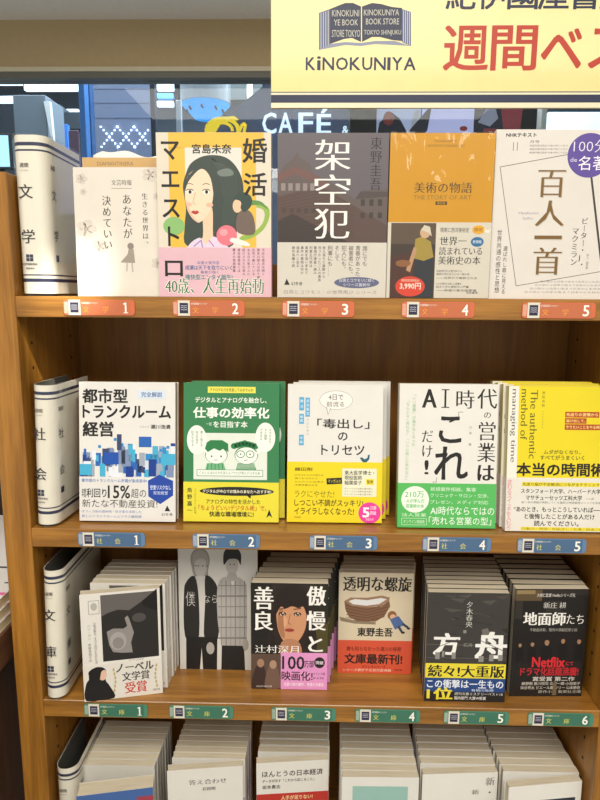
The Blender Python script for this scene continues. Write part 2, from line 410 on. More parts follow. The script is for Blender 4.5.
    for (a, b, c, d) in ((40, 604, 442, 672),): g.text('40歳、人生再始動', a+9, b, c-5, d-4, '#eee9e0', 'B'); g.text('40歳、人生再始動', a+9, b, c-5, d-4, '#2f6a3c', 'm')
    for i, t in enumerate(('今日も婚活は続く', '猪名川健人は四十歳', '在宅で働いている', 'ある日大家さんに', '紹介された伝説の', '婚活指南役とは', '驚きの物語開幕')):
        g.vert(t, 437-i*19, 486, 486+12.5*len(t)+8, '#4a3a3c', '', 12)
    g.up(); g.text('ロ', 52, 537, 120, 597, '#1f1c1b', 'b')
def art13(f, g):
    D = '#4b4240'
    f.poly([(32, 215), (60, 170), (90, 150), (108, 120), (118, 145), (155, 165), (170, 205), (215, 225), (330, 300), (360, 285), (360, 265), (455, 262), (455, 470), (32, 470)], '#5e5350')
    f.poly([(32, 205), (100, 178), (170, 205), (220, 235), (220, 262), (165, 232), (100, 205), (32, 235)], '#6d4f4b')
    f.poly([(32, 290), (200, 250), (420, 380), (455, 400), (455, 470), (32, 470)], '#57453f')
    for k in range(5): f.rect(45+k*28, 240, 62+k*28, 268, '#8a7f7c', False); f.rect(50+k*28, 335, 66+k*28, 352, '#463c39', False)
    for k in range(3): f.rect(352+k*33, 300, 368+k*33, 325, '#3f3735', False); f.rect(352+k*33, 350, 368+k*33, 372, '#3f3735', False)
    f.up(); f.poly([(32, 385), (90, 355), (220, 420), (320, 470), (32, 470)], '#3d3432'); f.poly([(330, 300), (455, 290), (455, 272), (350, 270)], '#4d4442')
    for k in range(12): f.line([(32, 300+k*12), (200, 262+k*14), (330, 330+k*11)], 1.4, '#463a37', False)
    f.up()
    W_ = '#e9e6e0'
    f.text('架', 172, 76, 307, 192, W_, 'm'); f.text('空', 172, 205, 307, 322, W_, 'm'); f.text('犯', 172, 334, 307, 452, W_, 'm')
    f.vert('東野圭吾', 406, 66, 268, '#2f2b2c', 'm', 50, .95)
    for i, t in enumerate(('誰にでも', '青春があった', '被害者にも、', '犯人にも、', 'そして', '刑事にも……')):
        g.vert(t, 372-i*27, 478, 478+20*len(t), '#3b3735', '', 21)
    for i, t in enumerate(('燃え落ちた屋敷から', '見つかった二人の遺体', '警視庁捜査一課の', '刑事五代努は', '真実を追い求めて', '事件の真相は何か', '過去へと迫る', '傑作長編小説')):
        g.vert(t, 213-i*17, 480, 480+14*len(t), '#4a4644', '', 13)
    g.ell(342, 622, 88, 22, '#5f6480', 26); g.text('白鳥とコウモリに続く', 275, 606, 410, 620, '#d9d7dc'); g.text('シリーズ最新作', 290, 624, 395, 637, '#d9d7dc')
    g.poly([(58, 632), (68, 608), (80, 632)], '#2a2827'); g.text('幻冬舎', 86, 620, 130, 634, '#2a2827')
    g.text('『白鳥とコウモリ』の世界再び シリーズ', 45, 652, 422, 668, '#7b7671', 't')
def art14(f, g):
    f.text('THE GLOBAL EDITION', 205, 74, 290, 82, '#5a4410'); f.text('ART HISTORY STANDARD TEXT', 180, 91, 322, 100, '#6a5214')
    f.text('美術の物語', 133, 232, 355, 273, '#3a2c12', 'm'); f.text('THE STORY OF ART', 132, 281, 355, 298, '#8a6a1c', ''); f.rect(218, 305, 262, 318, '#3a2c12'); f.text('普及版', 224, 307, 256, 316, '#d9a51c')
    g.rect(50, 388, 224, 682, '#3d3129'); g.rect(50, 388, 224, 470, '#57483a'); g.poly([(50, 520), (120, 500), (150, 560), (140, 682), (50, 682)], '#4a2b22')
    g.poly([(150, 520), (215, 505), (218, 682), (135, 682), (140, 600)], '#2a2f35'); g.poly([(145, 450), (170, 440), (205, 460), (218, 520), (180, 535), (140, 525)], '#a08a3c')
    g.ell(182, 425, 20, 22, '#c9a684', 14); g.poly([(165, 415), (178, 396), (200, 402), (208, 440), (195, 425)], '#cfc6b4'); g.poly([(140, 480), (152, 490), (128, 580), (112, 572)], '#b98f6c')
    g.ell(100, 545, 30, 14, '#8a5b34', 14)
    g.ell(130, 636, 58, 40, '#d3402c', 26); g.text('特別定価税込', 95, 607, 165, 617, '#f0d9c0'); g.text('3,990円', 90, 622, 172, 648, '#f3e6d8', 'b')
    g.text('現実に西洋美術史', 240, 405, 352, 424, '#54514c'); g.text('世界一', 240, 440, 343, 474, '#2b2926', 'm'); g.text('読まれている', 238, 480, 405, 512, '#2b2926', 'm'); g.text('美術史の本', 236, 516, 400, 549, '#2b2926', 'm')
    g.ell(388, 413, 25, 17, '#e0a52a', 18, False); g.ell(385, 460, 25, 19, '#2c6aa0', 18); g.text('限定', 372, 406, 404, 420, '#5a4410'); g.text('新価格', 368, 453, 402, 466, '#e4ecf2')
    for i, (t, b) in enumerate((('先史時代から現代までの', 570), ('美術の流れをたどる一冊の本', 582), ('――世界中で愛読される', 597), ('いつの時代にも新しい読者を', 620), ('迎えてきた美術の入門書', 632), ('――待望の普及版登場', 646))): g.text(t, 232, b, 330+(i % 3)*30, b+9, '#6b6762')
    g.text('河出書房', 350, 655, 396, 664, '#6b6762')
def art15(f, g):
    f.text('NHKテキスト', 86, 38, 202, 53, '#2a2624', 'B'); f.text('11', 114, 72, 132, 106, '#4a4440', 't'); f.text('月号', 178, 66, 215, 76, '#4a4440')
    for k in range(3): f.text('毎週月曜日放送 午後十時二十五分', 178, 82+k*13, 325, 89+k*13, '#7c7670', '')
    f.line([(330, 118), (68, 166), (156, 628), (541, 560)], 2.5, '#6d6762'); f.line([(424, 204), (492, 560)], 8, '#3f3a37')
    f.ell(410, 122, 84, 84, '#5a4896', 40); f.text('100分', 347, 62, 482, 112, '#e6e2ec', 't'); f.text('de', 338, 130, 364, 146, '#d6d0e2'); f.text('名著', 370, 124, 478, 178, '#f0eef4', '')
    for ch, a, b, c, d in (('百', 216, 176, 322, 282), ('人', 214, 292, 326, 394), ('一', 216, 426, 322, 446), ('首', 216, 474, 326, 584)):
        f.text(ch, a+3, b+3, c+3, d+3, '#c4bcae', 'm'); f.text(ch, a, b, c, d, '#75582c', 'm')
    f.text('Hyakunin', 150, 336, 228, 350, '#7a6a9a', 't'); f.text('Isshu', 168, 356, 206, 367, '#7a6a9a', 't')
    f.vert('ピーター・J・', 410, 358, 556, '#3a3532', 'm'); f.vert('マクミラン', 377, 396, 548, '#3a3532', 'm'); f.vert('詩人・翻訳家', 432, 500, 560, '#9a948e', '')
    f.vert('世界共通の感性と思想', 80, 406, 658, '#5a544f', '', wk=.85); f.vert('選ばれし歌に見える', 106, 470, 662, '#5a544f', '', wk=.85)
    for k in range(4): f.text('恋の歌から四季の歌まで日本の心を読み解く', 250-k*20, 606+k*14, 520, 614+k*14, '#8a847e', 't')
def art21(f, g):
    rnd = random.Random(3)
    cols = ['#2b62b0', '#45a9cf', '#1b3c8c', '#9aa3b3', '#c9d3e0', '#3a4668', '#7a8cae', '#2f86c4', '#dfe4ec']
    for i in range(95):
        x = rnd.uniform(250, 545); k = rnd.choice((12, 18, 26, 34)); top = 275+rnd.uniform(-45 if x > 360 else -28, 45)
        f.rect(x, top, x+k*.7, min(top+k*1.6, 345), rnd.choice(cols), False)
        if i % 6 == 5: f.up()
    f.rect(250, 300, 290, 335, '#45a9cf'); f.rect(510, 265, 556, 300, '#45a9cf'); f.rect(328, 262, 375, 300, '#2150a8'); f.rect(440, 212, 480, 245, '#2b62b0'); f.rect(370, 205, 385, 255, '#3a4668')
    for (x, y) in ((310, 240), (360, 217), (505, 250), (528, 240)): f.rect(x, y, x+9, y+9, '#2b86c4', False)
    f.up()
    f.text('都市型', 262, 64, 404, 107, BK, 'B'); f.text('トランクルーム', 262, 114, 541, 154, BK, 'B'); f.text('経営', 262, 167, 358, 212, BK, 'B')
    f.rect(436, 67, 526, 93, '#cfdcea'); f.text('完全解説', 448, 72, 514, 88, '#3c5f9a', 'b'); f.text('瀬川浩貴', 478, 174, 541, 187, BK, 'b'); f.text('ワンストップ', 444, 178, 472, 184, '#5a5a5a')
    g.text('都市部のトランクルーム市場が急成長中!', 257, 346, 465, 357, '#3a6ab0', 'b'); g.text('年間', 257, 377, 270, 406, BK, 'b'); g.text('利回り', 272, 377, 336, 405, BK, 'b'); g.text('15%', 341, 367, 411, 407, BK, 'b'); g.text('超の', 415, 376, 463, 405, BK, '')
    g.text('新たな不動産投資!', 258, 411, 499, 437, BK, '')
    g.text('オフィス街の遊休地・空き家を活用した', 257, 445, 448, 454, '#3a6ab0'); g.text('新しいトランクルームビジネス最前線', 257, 460, 448, 469, '#3a6ab0')
    g.poly([(505, 331), (549, 350), (549, 396), (508, 424), (470, 400), (469, 350)], '#2346a0'); g.text('空室リスクなし', 476, 364, 542, 378, '#d6e2f4', 'b'); g.text('安定経営', 486, 383, 532, 394, '#d6e2f4')
    g.poly([(522, 446), (530, 428), (540, 446)], BK); g.text('幻冬舎', 512, 452, 548, 461, BK)
def art22(f, g):
    Wt = '#eaf0e6'; G_ = '#2b7a46'
    f.rect(138, 76, 340, 102, '#e4dc58'); f.text('アナログの力を見直してみませんか', 148, 82, 330, 96, '#5a5a2a', 'b')
    f.text('デジタルとアナログを融合し、', 85, 120, 386, 143, Wt, 'b'); f.text('仕事の効率化', 78, 162, 397, 207, Wt, 'B'); f.text('を目指す本', 162, 220, 306, 247, Wt, 'b'); f.text('一気', 132, 225, 155, 240, Wt)
    f.rect(78, 270, 390, 466, '#dbe2d6')
    f.poly([(135, 398), (205, 396), (215, 425), (128, 425)], '#6fae80', ); f.poly([(265, 396), (335, 396), (345, 425), (258, 425)], '#3c8a55')
    for k in range(5): f.line([(140+k*15, 398), (138+k*16, 425)], 3, '#2b7a46', False); f.line([(262, 400+k*5), (340, 400+k*5)], 1.5, '#dbe2d6', False)
    f.up()
    f.ell(175, 362, 48, 38, G_, 22); f.ell(175, 364, 45, 35, '#e9ede4', 22)
    f.poly([(125, 345), (128, 315), (150, 300), (200, 300), (225, 315), (226, 350), (205, 335), (190, 345), (165, 335), (140, 350)], G_)
    f.ell(302, 362, 50, 38, G_, 22); f.ell(302, 364, 47, 35, '#e9ede4', 22)
    for k in range(7): f.ell(250+k*15, 312+abs(k-3)*4, 14, 13, G_, 12, False)
    f.up()
    for cx in (278, 318): f.ell(cx, 358, 18, 16, G_, 18); f.ell(cx, 358, 15, 13, '#e9ede4', 18); f.ell(cx, 358, 3, 3.5, '#24352a', 8)
    for cx in (155, 195): f.ell(cx, 368, 3.5, 4, '#24352a', 8, False)
    f.line([(165, 384), (180, 384)], 2, '#24352a', False); f.line([(292, 384), (308, 382)], 2, '#24352a', False); f.up()
    f.rect(92, 424, 373, 452, G_); f.rect(94, 426, 371, 450, '#e4e9df'); f.text('くらしとはたらきを変えるアナログ術とデジタル術', 104, 431, 360, 444, '#4a7a58')
    for cx, cy in ((92, 300), (382, 286)): f.ell(cx, cy, 42, 62, '#e9ede4', 26)
    f.poly([(112, 345), (150, 362), (125, 335)], '#e9ede4'); f.poly([(350, 335), (340, 362), (372, 340)], '#e9ede4')
    for i, t in enumerate(('書くと覚える', '紙の手帳が', '好きなんです')): f.vert(t, 112-i*19, 262, 262+11*len(t), '#3c6a4a', '', 12)
    for i, t in enumerate(('スマホなら', 'すぐ検索', 'できるよ')): f.vert(t, 402-i*19, 250, 250+12*len(t), '#3c6a4a', '', 13)
    g.ell(262, 515, 158, 19, BK, 30); g.poly([(300, 528), (320, 545), (325, 526)], BK); g.text('デジタルが中心でお悩みのあなたへおすすめ!', 118, 508, 408, 523, '#eeeacb', 'b')
    g.text('アナログの特性を活かした', 132, 549, 362, 569, '#4a4214', 'b'); g.text('「ちょうどいいデジタル術」で、', 100, 574, 388, 597, '#b8441e', 'b'); g.text('快適な職場環境に!', 146, 601, 334, 623, '#4a4214', 'B')
    g.vert('角野嘉一', 62, 498, 612, '#3a3a1a', 'b', 22); g.vert('アナログデザイン研究家', 86, 505, 612, '#6a6a2a', '')
    g.poly([(388, 626), (400, 590), (414, 626), (401, 615)], BK)
def art23(f, g):
    f.ell(250, 132, 70, 40, '#8a8a86', 30); f.ell(250, 132, 68.5, 38.5, '#e8e6e0', 30); f.poly([(208, 160), (216, 195), (228, 166)], '#8a8a86'); f.poly([(211, 160), (217, 190), (225, 166)], '#e8e6e0')
    f.text('4日で', 218, 108, 280, 131, '#3a3a3a'); f.text('前流る', 210, 138, 284, 159, '#3a3a3a')
    f.text('「毒出し」', 172, 210, 390, 250, BK, 'b'); f.text('の', 260, 266, 299, 300, BK, 'b'); f.text('トリセツ', 190, 320, 370, 361, BK, 'b')
    P = '#58a6cf'
    for a, b, c, d, t in ((95, 120, 115, 176, '腸活'), (121, 122, 140, 202, '温活菌活'), (95, 190, 115, 232, '睡眠'), (95, 278, 115, 322, '呼吸')):
        f.rect(a, b, c, d, P); f.vert(t, (a+c)/2, b+5, d-5, '#e8f2f6', '', 13)
    f.vert('で心も体も', 131, 208, 282, '#8a9298', '', 10)
    f.poly([(352, 372), (362, 370), (372, 378), (384, 372), (386, 360), (394, 358), (392, 378), (380, 391), (366, 391), (358, 382)], '#2a5f70'); f.line([(375, 390), (377, 397)], 1.5, BK)
    g.text('織田剛', 79, 415, 152, 430, '#5a5212', 'b')
    for i, t in enumerate(('出せばからだが変わる', '誰でも今日から', 'かんたんに出来る', '体質改善の方法')): g.text(t, 79, 443+i*14, 200-(i % 2)*25, 451+i*14, '#6a621c')
    g.poly([(212, 460), (277, 456), (279, 482), (214, 486)], BK); g.text('マンガ入り', 219, 464, 272, 478, '#e8dc5a')
    g.text('ラクにやせた!', 78, 512, 246, 541, '#7a7414', ''); g.text('しつこい不調がスッキリ!', 78, 549, 368, 578, '#4a4610', 'b'); g.text('イライラしなくなった!', 78, 585, 330, 614, '#4a4610', 'b'); g.text('内外出版社', 79, 622, 106, 629, '#5a5212')
    g.rect(279, 417, 424, 536, '#e6e4c8'); g.text('東大医学博士・', 289, 426, 414, 444, '#3a3a3a', 'b'); g.text('現役医師', 289, 447, 362, 465, '#3a3a3a', 'b'); g.text('稲葉俊子', 289, 468, 362, 486, '#3a3a3a', 'b')
    g.rect(379, 460, 414, 486, '#efd83a'); g.text('監修', 384, 465, 409, 480, BK, 'b')
    for k in range(3): g.text('デトックスの効果を最大限に', 289, 498+k*12, 408, 506+k*12, '#5f5f5a')
    g.ell(396, 604, 47, 45, '#e0409a', 32); g.text('5', 368, 582, 394, 622, '#f4eef2', 'B'); g.text('万部', 398, 574, 424, 590, '#f4d8e8', 'b'); g.text('突破', 398, 596, 424, 612, '#f4d8e8', 'b'); g.text('重版出来', 380, 626, 414, 636, '#f4d8e8')
def art24(f, g):
    f.text('A', 150, 90, 207, 167, BK, 'M'); f.rect(240, 92, 248, 165, BK, False); f.rect(228, 90, 260, 94, BK, False); f.rect(228, 163, 260, 167, BK)
    f.text('時', 288, 92, 362, 170, BK, 'm'); f.text('代', 374, 86, 456, 170, BK, 'm'); f.text('の', 404, 184, 433, 208, BK, 'm')
    f.text('営', 384, 222, 452, 302, BK, 'm'); f.text('業', 380, 310, 454, 392, BK, 'm'); f.text('は', 386, 404, 452, 470, BK, 'M')
    f.line([(238, 218), (262, 210), (284, 216), (262, 226)], 7, '#111111', False); f.text('こ', 222, 204, 312, 312, BK, 'b'); f.text('れ', 206, 330, 342, 466, BK, 'b')
    f.vert('だけ', 172, 256, 380, BK, 'm', 60, .85); f.text('!', 166, 386, 178, 446, BK, 'M')
    f.line([(300, 206), (300, 184), (318, 184)], 2, '#6a6a66'); f.line([(214, 458), (214, 478), (198, 478)], 2, '#6a6a66')
    f.vert('「いい提案」が届かなくなった', 116, 104, 330, '#7ab884', ''); f.vert('「なんとなく売れる」「いつの間にか売れない」', 90, 130, 480, '#8ac090', ''); f.vert('川添 隆', 350, 236, 330, '#7f857c', '', 12)
    g.ell(127, 552, 58, 56, '#e4efe0', 34); g.text('210万', 84, 518, 164, 544, '#4fae58', ''); g.text('人が学んだ', 90, 550, 166, 566, '#4fae58', 'b'); g.text('営業術の本', 90, 572, 164, 588, '#4fae58', 'b')
    L = '#d9efd4'
    g.text('新規案件相談、集客', 190, 499, 380, 516, L); g.text('クリニック・サロン・交渉、', 190, 525, 432, 542, L); g.text('プレゼン、メディア対応', 190, 553, 432, 570, L)
    g.text('AI時代ならではの', 192, 580, 458, 616, '#eef6ea', ''); g.text('「売れる営業の型」', 186, 624, 446, 658, '#eef6ea', '')
    g.text('法人営業', 72, 610, 175, 625, L); g.line([(72, 632), (176, 632), (176, 660), (72, 660), (72, 632)], 1.5, L); g.text('オンライン商談術', 80, 638, 168, 654, L)
def art25(f, g):
    f.rect(70, 65, 112, 465, '#e6e3d8')
    f.rot('managing time', 78, 78, 104, 388, '#5a5a52', 'm'); f.rot('method of', 122, 78, 150, 292, '#5e5a22', 'm'); f.rot('The authentic', 160, 80, 190, 372, '#5e5a22', 'm')
    f.vert('池田貴将', 213, 84, 156, '#5e5a22', 'm', 14); f.vert('いけだたかまさ', 213, 166, 246, '#7e7a32', '', 8)
    for a, b, c, d, t in ((305, 172, 446, 196, '先送りの習慣から'), (305, 199, 394, 222, '抜け出して、'), (305, 225, 466, 249, 'やりたいことをやる時間')):
        f.rect(a, b, c, d, '#b04a22'); f.text(t, a+5, b+5, c-5, d-5, '#f0dc8a', 'b')
    f.text('ムダがなくなり、', 222, 335, 374, 353, '#5e5a22', 'b'); f.text('すべてがうまくいく', 208, 358, 390, 378, '#5e5a22', 'b')
    f.text('本当の時間術', 112, 392, 478, 447, BK, 'B')
    g.rect(135, 474, 458, 492, '#e4d43a'); g.text('先送り脳が不安解消につながるテクニック', 137, 476, 456, 490, '#5e5a22', 'b')
    g.text('スタンフォード大学、ハーバード大学、', 132, 502, 470, 522, BK, 'b'); g.text('マサチューセッツ工科大学', 153, 530, 386, 551, BK, 'b'); g.text('――の', 400, 538, 436, 548, BK)
    g.text('超一流の頭脳が実践している最新の時間管理メソッドを体系化', 135, 556, 478, 566, '#6a6a66')
    g.text('“あのとき、もっとこうしていれば――', 104, 580, 478, 602, BK, 'b'); g.text('と後悔したことがある人だけ', 150, 610, 442, 633, BK, 'b'); g.text('読んでください。', 190, 640, 376, 663, BK, 'b')
    g.rect(135, 668, 500, 683, '#e4d43a'); g.text('行動力 / 時間 / 先延ばし / 仕事 / 自由 / 成長', 140, 670, 496, 681, '#5e5a22')
    g.vert('変わるスイッチを入れろ', 84, 466, 682, '#d97a8a', '', 24)
def art31(f, g):
    f.rect(313, 167, 489, 372, '#5f5b59')
    f.poly([(313, 232), (335, 222), (365, 215), (400, 220), (440, 196), (489, 168), (489, 372), (313, 372)], '#262322'); f.poly([(440, 196), (489, 160), (489, 230), (445, 212)], '#171514')
    f.poly([(328, 280), (348, 272), (380, 275), (392, 268), (385, 242), (395, 236), (404, 262), (412, 290), (402, 320), (406, 352), (372, 350), (345, 345), (334, 322)], '#8b8683')
    f.ell(362, 312, 26, 28, '#a09b97', 18); f.ell(362, 318, 18, 18, '#86817d', 16); f.ell(430, 245, 22, 14, '#4a4644', 14)
    f.line([(276, 182), (308, 182), (308, 222), (276, 222), (276, 182)], 1.5, '#8a8680'); f.ell(292, 200, 10, 12, '#b0aca4', 14)
    f.vert('少年が来る、すべての白いものたちの', 292, 248, 378, '#4a4744', '', 9); f.vert('ハン・ガン 斎藤真理子訳', 274, 252, 370, '#6a6764', '', 9)
    f.text('アジア人女性初', 392, 374, 440, 381, '#5a5652')
def art31b(f, g):
    art31(f, g)
    g.blob([(256, 490), (256, 440), (268, 420), (266, 400), (285, 388), (308, 388), (320, 400), (318, 430), (330, 450), (342, 490)], '#191718'); g.ell(309, 412, 13, 18, '#d9b49c', 16); g.blob([(268, 405), (290, 386), (318, 394), (306, 402), (300, 425), (290, 440), (270, 440)], '#171415')
    for s_, cx in ((-1, 345), (1, 478)):
        for k in range(6): g.ell(cx+s_*(-4+abs(k-2.5)*2), 400+k*13, 3.2, 6, '#b7a36a', 8, False)
    g.up(); g.text('ノーベル', 352, 384, 470, 410, '#3d3634', 'M'); g.text('文学賞', 370, 412, 456, 440, '#3d3634', 'M'); g.text('受賞', 378, 444, 446, 480, '#c0392f', 'M')
    g.text('新潮文庫', 466, 474, 488, 481, '#5a5652')
def art32(f, g):
    f.blob([(92, 70), (88, 40), (100, 18), (125, 10), (150, 18), (162, 45), (155, 80), (150, 100), (104, 100)], '#8f8b86'); f.ell(126, 70, 24, 34, '#b7b2ac', 20); f.blob([(100, 60), (98, 30), (125, 16), (152, 30), (154, 62), (140, 44), (115, 46)], '#a19c96')
    f.poly([(110, 98), (142, 98), (150, 130), (146, 300), (104, 300), (104, 130)], '#c6c3be')
    f.blob([(104, 100), (70, 118), (60, 160), (62, 295), (112, 310), (118, 180)], '#252322'); f.blob([(145, 98), (182, 118), (196, 170), (190, 300), (138, 305), (142, 180)], '#252322')
    f.poly([(66, 295), (188, 295), (185, 402), (130, 402), (126, 330), (118, 402), (64, 402)], '#1b1a1a'); f.ell(160, 332, 16, 20, '#a8a39d', 14)
    for x in (116, 158): f.line([(x-3, 66), (x-14, 66)], 2, '#4a4745', False)
    f.ell(247, 62, 24, 32, '#b3aea8', 20); f.blob([(216, 62), (216, 24), (236, 6), (262, 6), (282, 26), (280, 62), (268, 44), (235, 44)], '#171617'); f.blob([(232, 88), (262, 88), (264, 110), (232, 110)], '#a8a39d')
    f.blob([(232, 100), (198, 112), (188, 160), (190, 240), (200, 300), (210, 325), (290, 322), (303, 300), (304, 150), (296, 115), (264, 100), (250, 130)], '#aaa6a2')
    for k in range(6): f.line([(192, 128+k*34), (303, 126+k*34)], 5 if k % 2 else 2.5, '#77736f', False)
    f.up()
    for k in range(6): f.line([(206+k*18, 112), (204+k*18, 322)], 4 if k % 2 else 2, '#7f7b77', False)
    f.up(); f.poly([(205, 322), (292, 322), (296, 402), (202, 402)], '#201f1f'); f.ell(298, 318, 12, 20, '#a29d97', 12)
    f.ell(118, 66, 2.5, 2.5, '#3a3836', 8, False); f.ell(135, 66, 2.5, 2.5, '#3a3836', 8, False); f.ell(240, 60, 2.5, 2.5, '#3a3836', 8, False); f.ell(256, 60, 2.5, 2.5, '#3a3836', 8, False); f.up()
    f.text('僕', 66, 148, 104, 196, '#c9c6c0', 't'); f.text('なら', 136, 158, 190, 184, '#d6d3ce', 't')
def art33(f, g):
    f.rect(303, 108, 372, 345, '#1d1a18'); f.rect(500, 108, 560, 240, '#27251b'); f.rect(520, 240, 560, 345, '#4a4322')
    f.blob([(400, 112), (370, 160), (366, 240), (372, 345), (515, 345), (512, 220), (500, 150), (475, 115), (440, 108)], '#2a1f1b')
    f.blob([(388, 190), (400, 160), (440, 150), (478, 165), (488, 210), (484, 260), (462, 300), (436, 312), (410, 298), (392, 255)], '#c8906b'); f.blob([(412, 298), (460, 300), (470, 345), (400, 345)], '#b17c5c')
    f.ell(410, 235, 14, 22, '#d6a27c', 14); f.blob([(384, 215), (385, 165), (405, 125), (440, 115), (470, 125), (490, 165), (492, 220), (478, 185), (462, 190), (440, 184), (418, 192), (402, 186)], '#231a17')
    f.blob([(384, 200), (378, 260), (386, 320), (376, 345), (366, 300), (368, 230)], '#231a17'); f.blob([(488, 195), (496, 260), (486, 310), (498, 345), (512, 300), (506, 220)], '#231a17')
    f.blob([(396, 200), (410, 196), (412, 240), (416, 290), (402, 280), (392, 245)], '#a87252')
    for ex in (408, 458): f.ell(ex, 210, 13, 7, '#3a231b', 14); f.ell(ex, 212, 9, 4, '#d8bda6', 12); f.ell(ex+1, 210, 5.5, 5.5, '#20130f', 12); f.ell(ex+2, 207, 3, 3, '#d8c0ac', 8); f.line([(ex-14, 194), (ex+12, 191)], 3, '#4a2f24')
    f.line([(434, 210), (428, 240), (438, 245)], 2.5, '#9a6547'); f.ell(432, 264, 16, 6, '#9f4437', 14); f.line([(416, 264), (448, 264)], 1.5, '#5e241e')
    Wt = '#efece6'
    f.text('傲', 490, 116, 551, 180, Wt, 'M'); f.text('慢', 490, 198, 551, 263, Wt, 'M'); f.text('と', 496, 284, 542, 336, Wt, 'M'); f.text('善', 315, 120, 377, 196, Wt, 'M'); f.text('良', 317, 202, 375, 266, Wt, 'M'); f.text('辻村深月', 316, 316, 462, 343, Wt, 'm')
    f.rect(303, 346, 403, 463, '#5a463a'); f.blob([(305, 463), (315, 400), (335, 380), (350, 400), (352, 463)], '#3a2a26'); f.blob([(350, 463), (360, 395), (378, 380), (395, 405), (400, 463)], '#6f564a'); f.ell(335, 378, 12, 15, '#a07a64', 12, False); f.ell(377, 382, 12, 15, '#a98771', 12)
    f.text('2024年9月公開', 320, 455, 372, 461, '#d8cfc4')
def art33b(f, g):
    art33(f, g); P = '#dd94c6'
    f.rect(403, 340, 560, 467, P)
    f.text('100', 408, 353, 482, 397, BK, 'b'); f.text('万部', 482, 366, 514, 390, BK, 'b'); f.text('映画化!', 406, 404, 510, 436, BK, 'b'); f.ell(533, 373, 18, 19, BK, 20); f.text('突破', 520, 367, 546, 379, '#e6d8e0', 'b')
    f.text('キミと公開', 512, 407, 552, 416, BK); f.text('藤ヶ谷 奈緒', 512, 422, 548, 430, BK); f.text('恋愛小説の傑作、待望の文庫化', 414, 443, 548, 455, '#f0dce8', 'b')
def art34(f, g):
    f.text('透明な螺旋', 42, 89, 263, 137, BK, 'M')
    f.poly([(30, 222), (75, 232), (150, 238), (150, 246), (80, 244), (36, 236)], '#8b7a62')
    f.poly([(46, 170), (70, 185), (120, 190), (170, 185), (192, 165), (196, 185), (178, 218), (150, 236), (90, 236), (62, 222), (50, 198)], '#7c5b44')
    for k in range(5): f.line([(50+k, 184+k*10), (120, 198+k*9), (190-k*3, 176+k*11)], 2, '#5b4030', False)
    f.up(); f.poly([(46, 170), (66, 158), (120, 158), (168, 150), (194, 156), (192, 168), (165, 184), (120, 190), (70, 186)], '#9a7a60'); f.poly([(60, 170), (80, 163), (120, 166), (165, 158), (184, 162), (160, 178), (118, 184), (74, 180)], '#dcdcdc')
    f.ell(203, 215, 15, 15, '#8a5f3f', 14); f.ell(206, 220, 10, 9, '#d9b08c', 12); f.poly([(196, 228), (224, 216), (246, 244), (214, 262)], '#4f6a9c'); f.line([(224, 250), (236, 268)], 8, '#38485f'); f.line([(238, 242), (256, 254)], 8, '#38485f'); f.ell(240, 271, 7, 4, '#3a2a20', 10); f.ell(258, 257, 6, 4, '#3a2a20', 10)
    f.text('東野圭吾', 91, 257, 206, 285, BK, 'B')
    g.text('誰も知らなかった湯川の秘密', 56, 319, 236, 334, '#6a2012', 'b'); g.text('文庫最新刊!', 50, 344, 240, 377, BK, 'B'); g.text('ガリレオシリーズ', 108, 382, 186, 391, '#4a1a10', 'b'); g.text('文春文庫', 215, 393, 240, 400, '#4a1a10'); g.text('シリーズ累計千五百万部突破', 44, 394, 205, 403, '#f0dcc8')
def art35(f, g):
    rnd = random.Random(5)
    for k in range(46):
        x = rnd.uniform(318, 575); y = rnd.uniform(150, 375); f.poly([(x, y), (x+rnd.uniform(15, 70), y+rnd.uniform(-8, 8)), (x+rnd.uniform(10, 60), y+rnd.uniform(3, 14))], rnd.choice(['#34322f', '#47443f', '#3b3936', '#2a2826', '#504c46'])); f.layer -= 1 if k % 5 else 0
    f.up(); f.poly([(500, 268), (520, 262), (540, 300), (515, 320)], '#6d6963'); f.rect(318, 318, 588, 321, '#58544e'); f.rect(318, 362, 588, 364, '#5c5852')
    f.vert('夕木春央', 457, 176, 262, '#c9c6bf', 'm', 22); f.rect(440, 270, 450, 280, '#8a867e')
    Wt = '#e9e8e4'
    f.text('方', 344, 282, 428, 352, Wt, 'B'); f.text('舟', 484, 276, 588, 362, Wt, 'B'); f.text('はこぶね', 444, 312, 472, 324, '#a9a69e')
    for (a, b, c, d) in ((350, 345, 365, 368), (372, 340, 380, 360), (405, 345, 418, 366), (495, 355, 512, 375), (530, 350, 545, 372), (560, 350, 575, 370)): f.rect(a, b, c, d, '#8b8882', False)
    f.up(); f.line([(345, 332), (425, 300)], 2, '#4a4743', False); f.line([(490, 300), (585, 340)], 2, '#4a4743', False); f.up()
    g.rect(318, 381, 588, 430, '#e3d23a'); g.text('続々!大重版', 328, 387, 582, 427, BK, 'M')
    g.rect(318, 430, 588, 476, '#22427c'); g.text('この衝撃は一生もの', 326, 436, 582, 464, '#e4e8f0', 'b'); g.text('有栖川有栖', 476, 466, 550, 475, '#cfd6e4')
    g.text('1位', 328, 464, 412, 503, '#e3d23a', 'B'); g.text('週刊文春ミステリーベスト10', 420, 478, 582, 488, '#d8d6d0'); g.text('国内部門 大賞W受賞', 420, 492, 526, 503, '#d8d6d0', 'b')
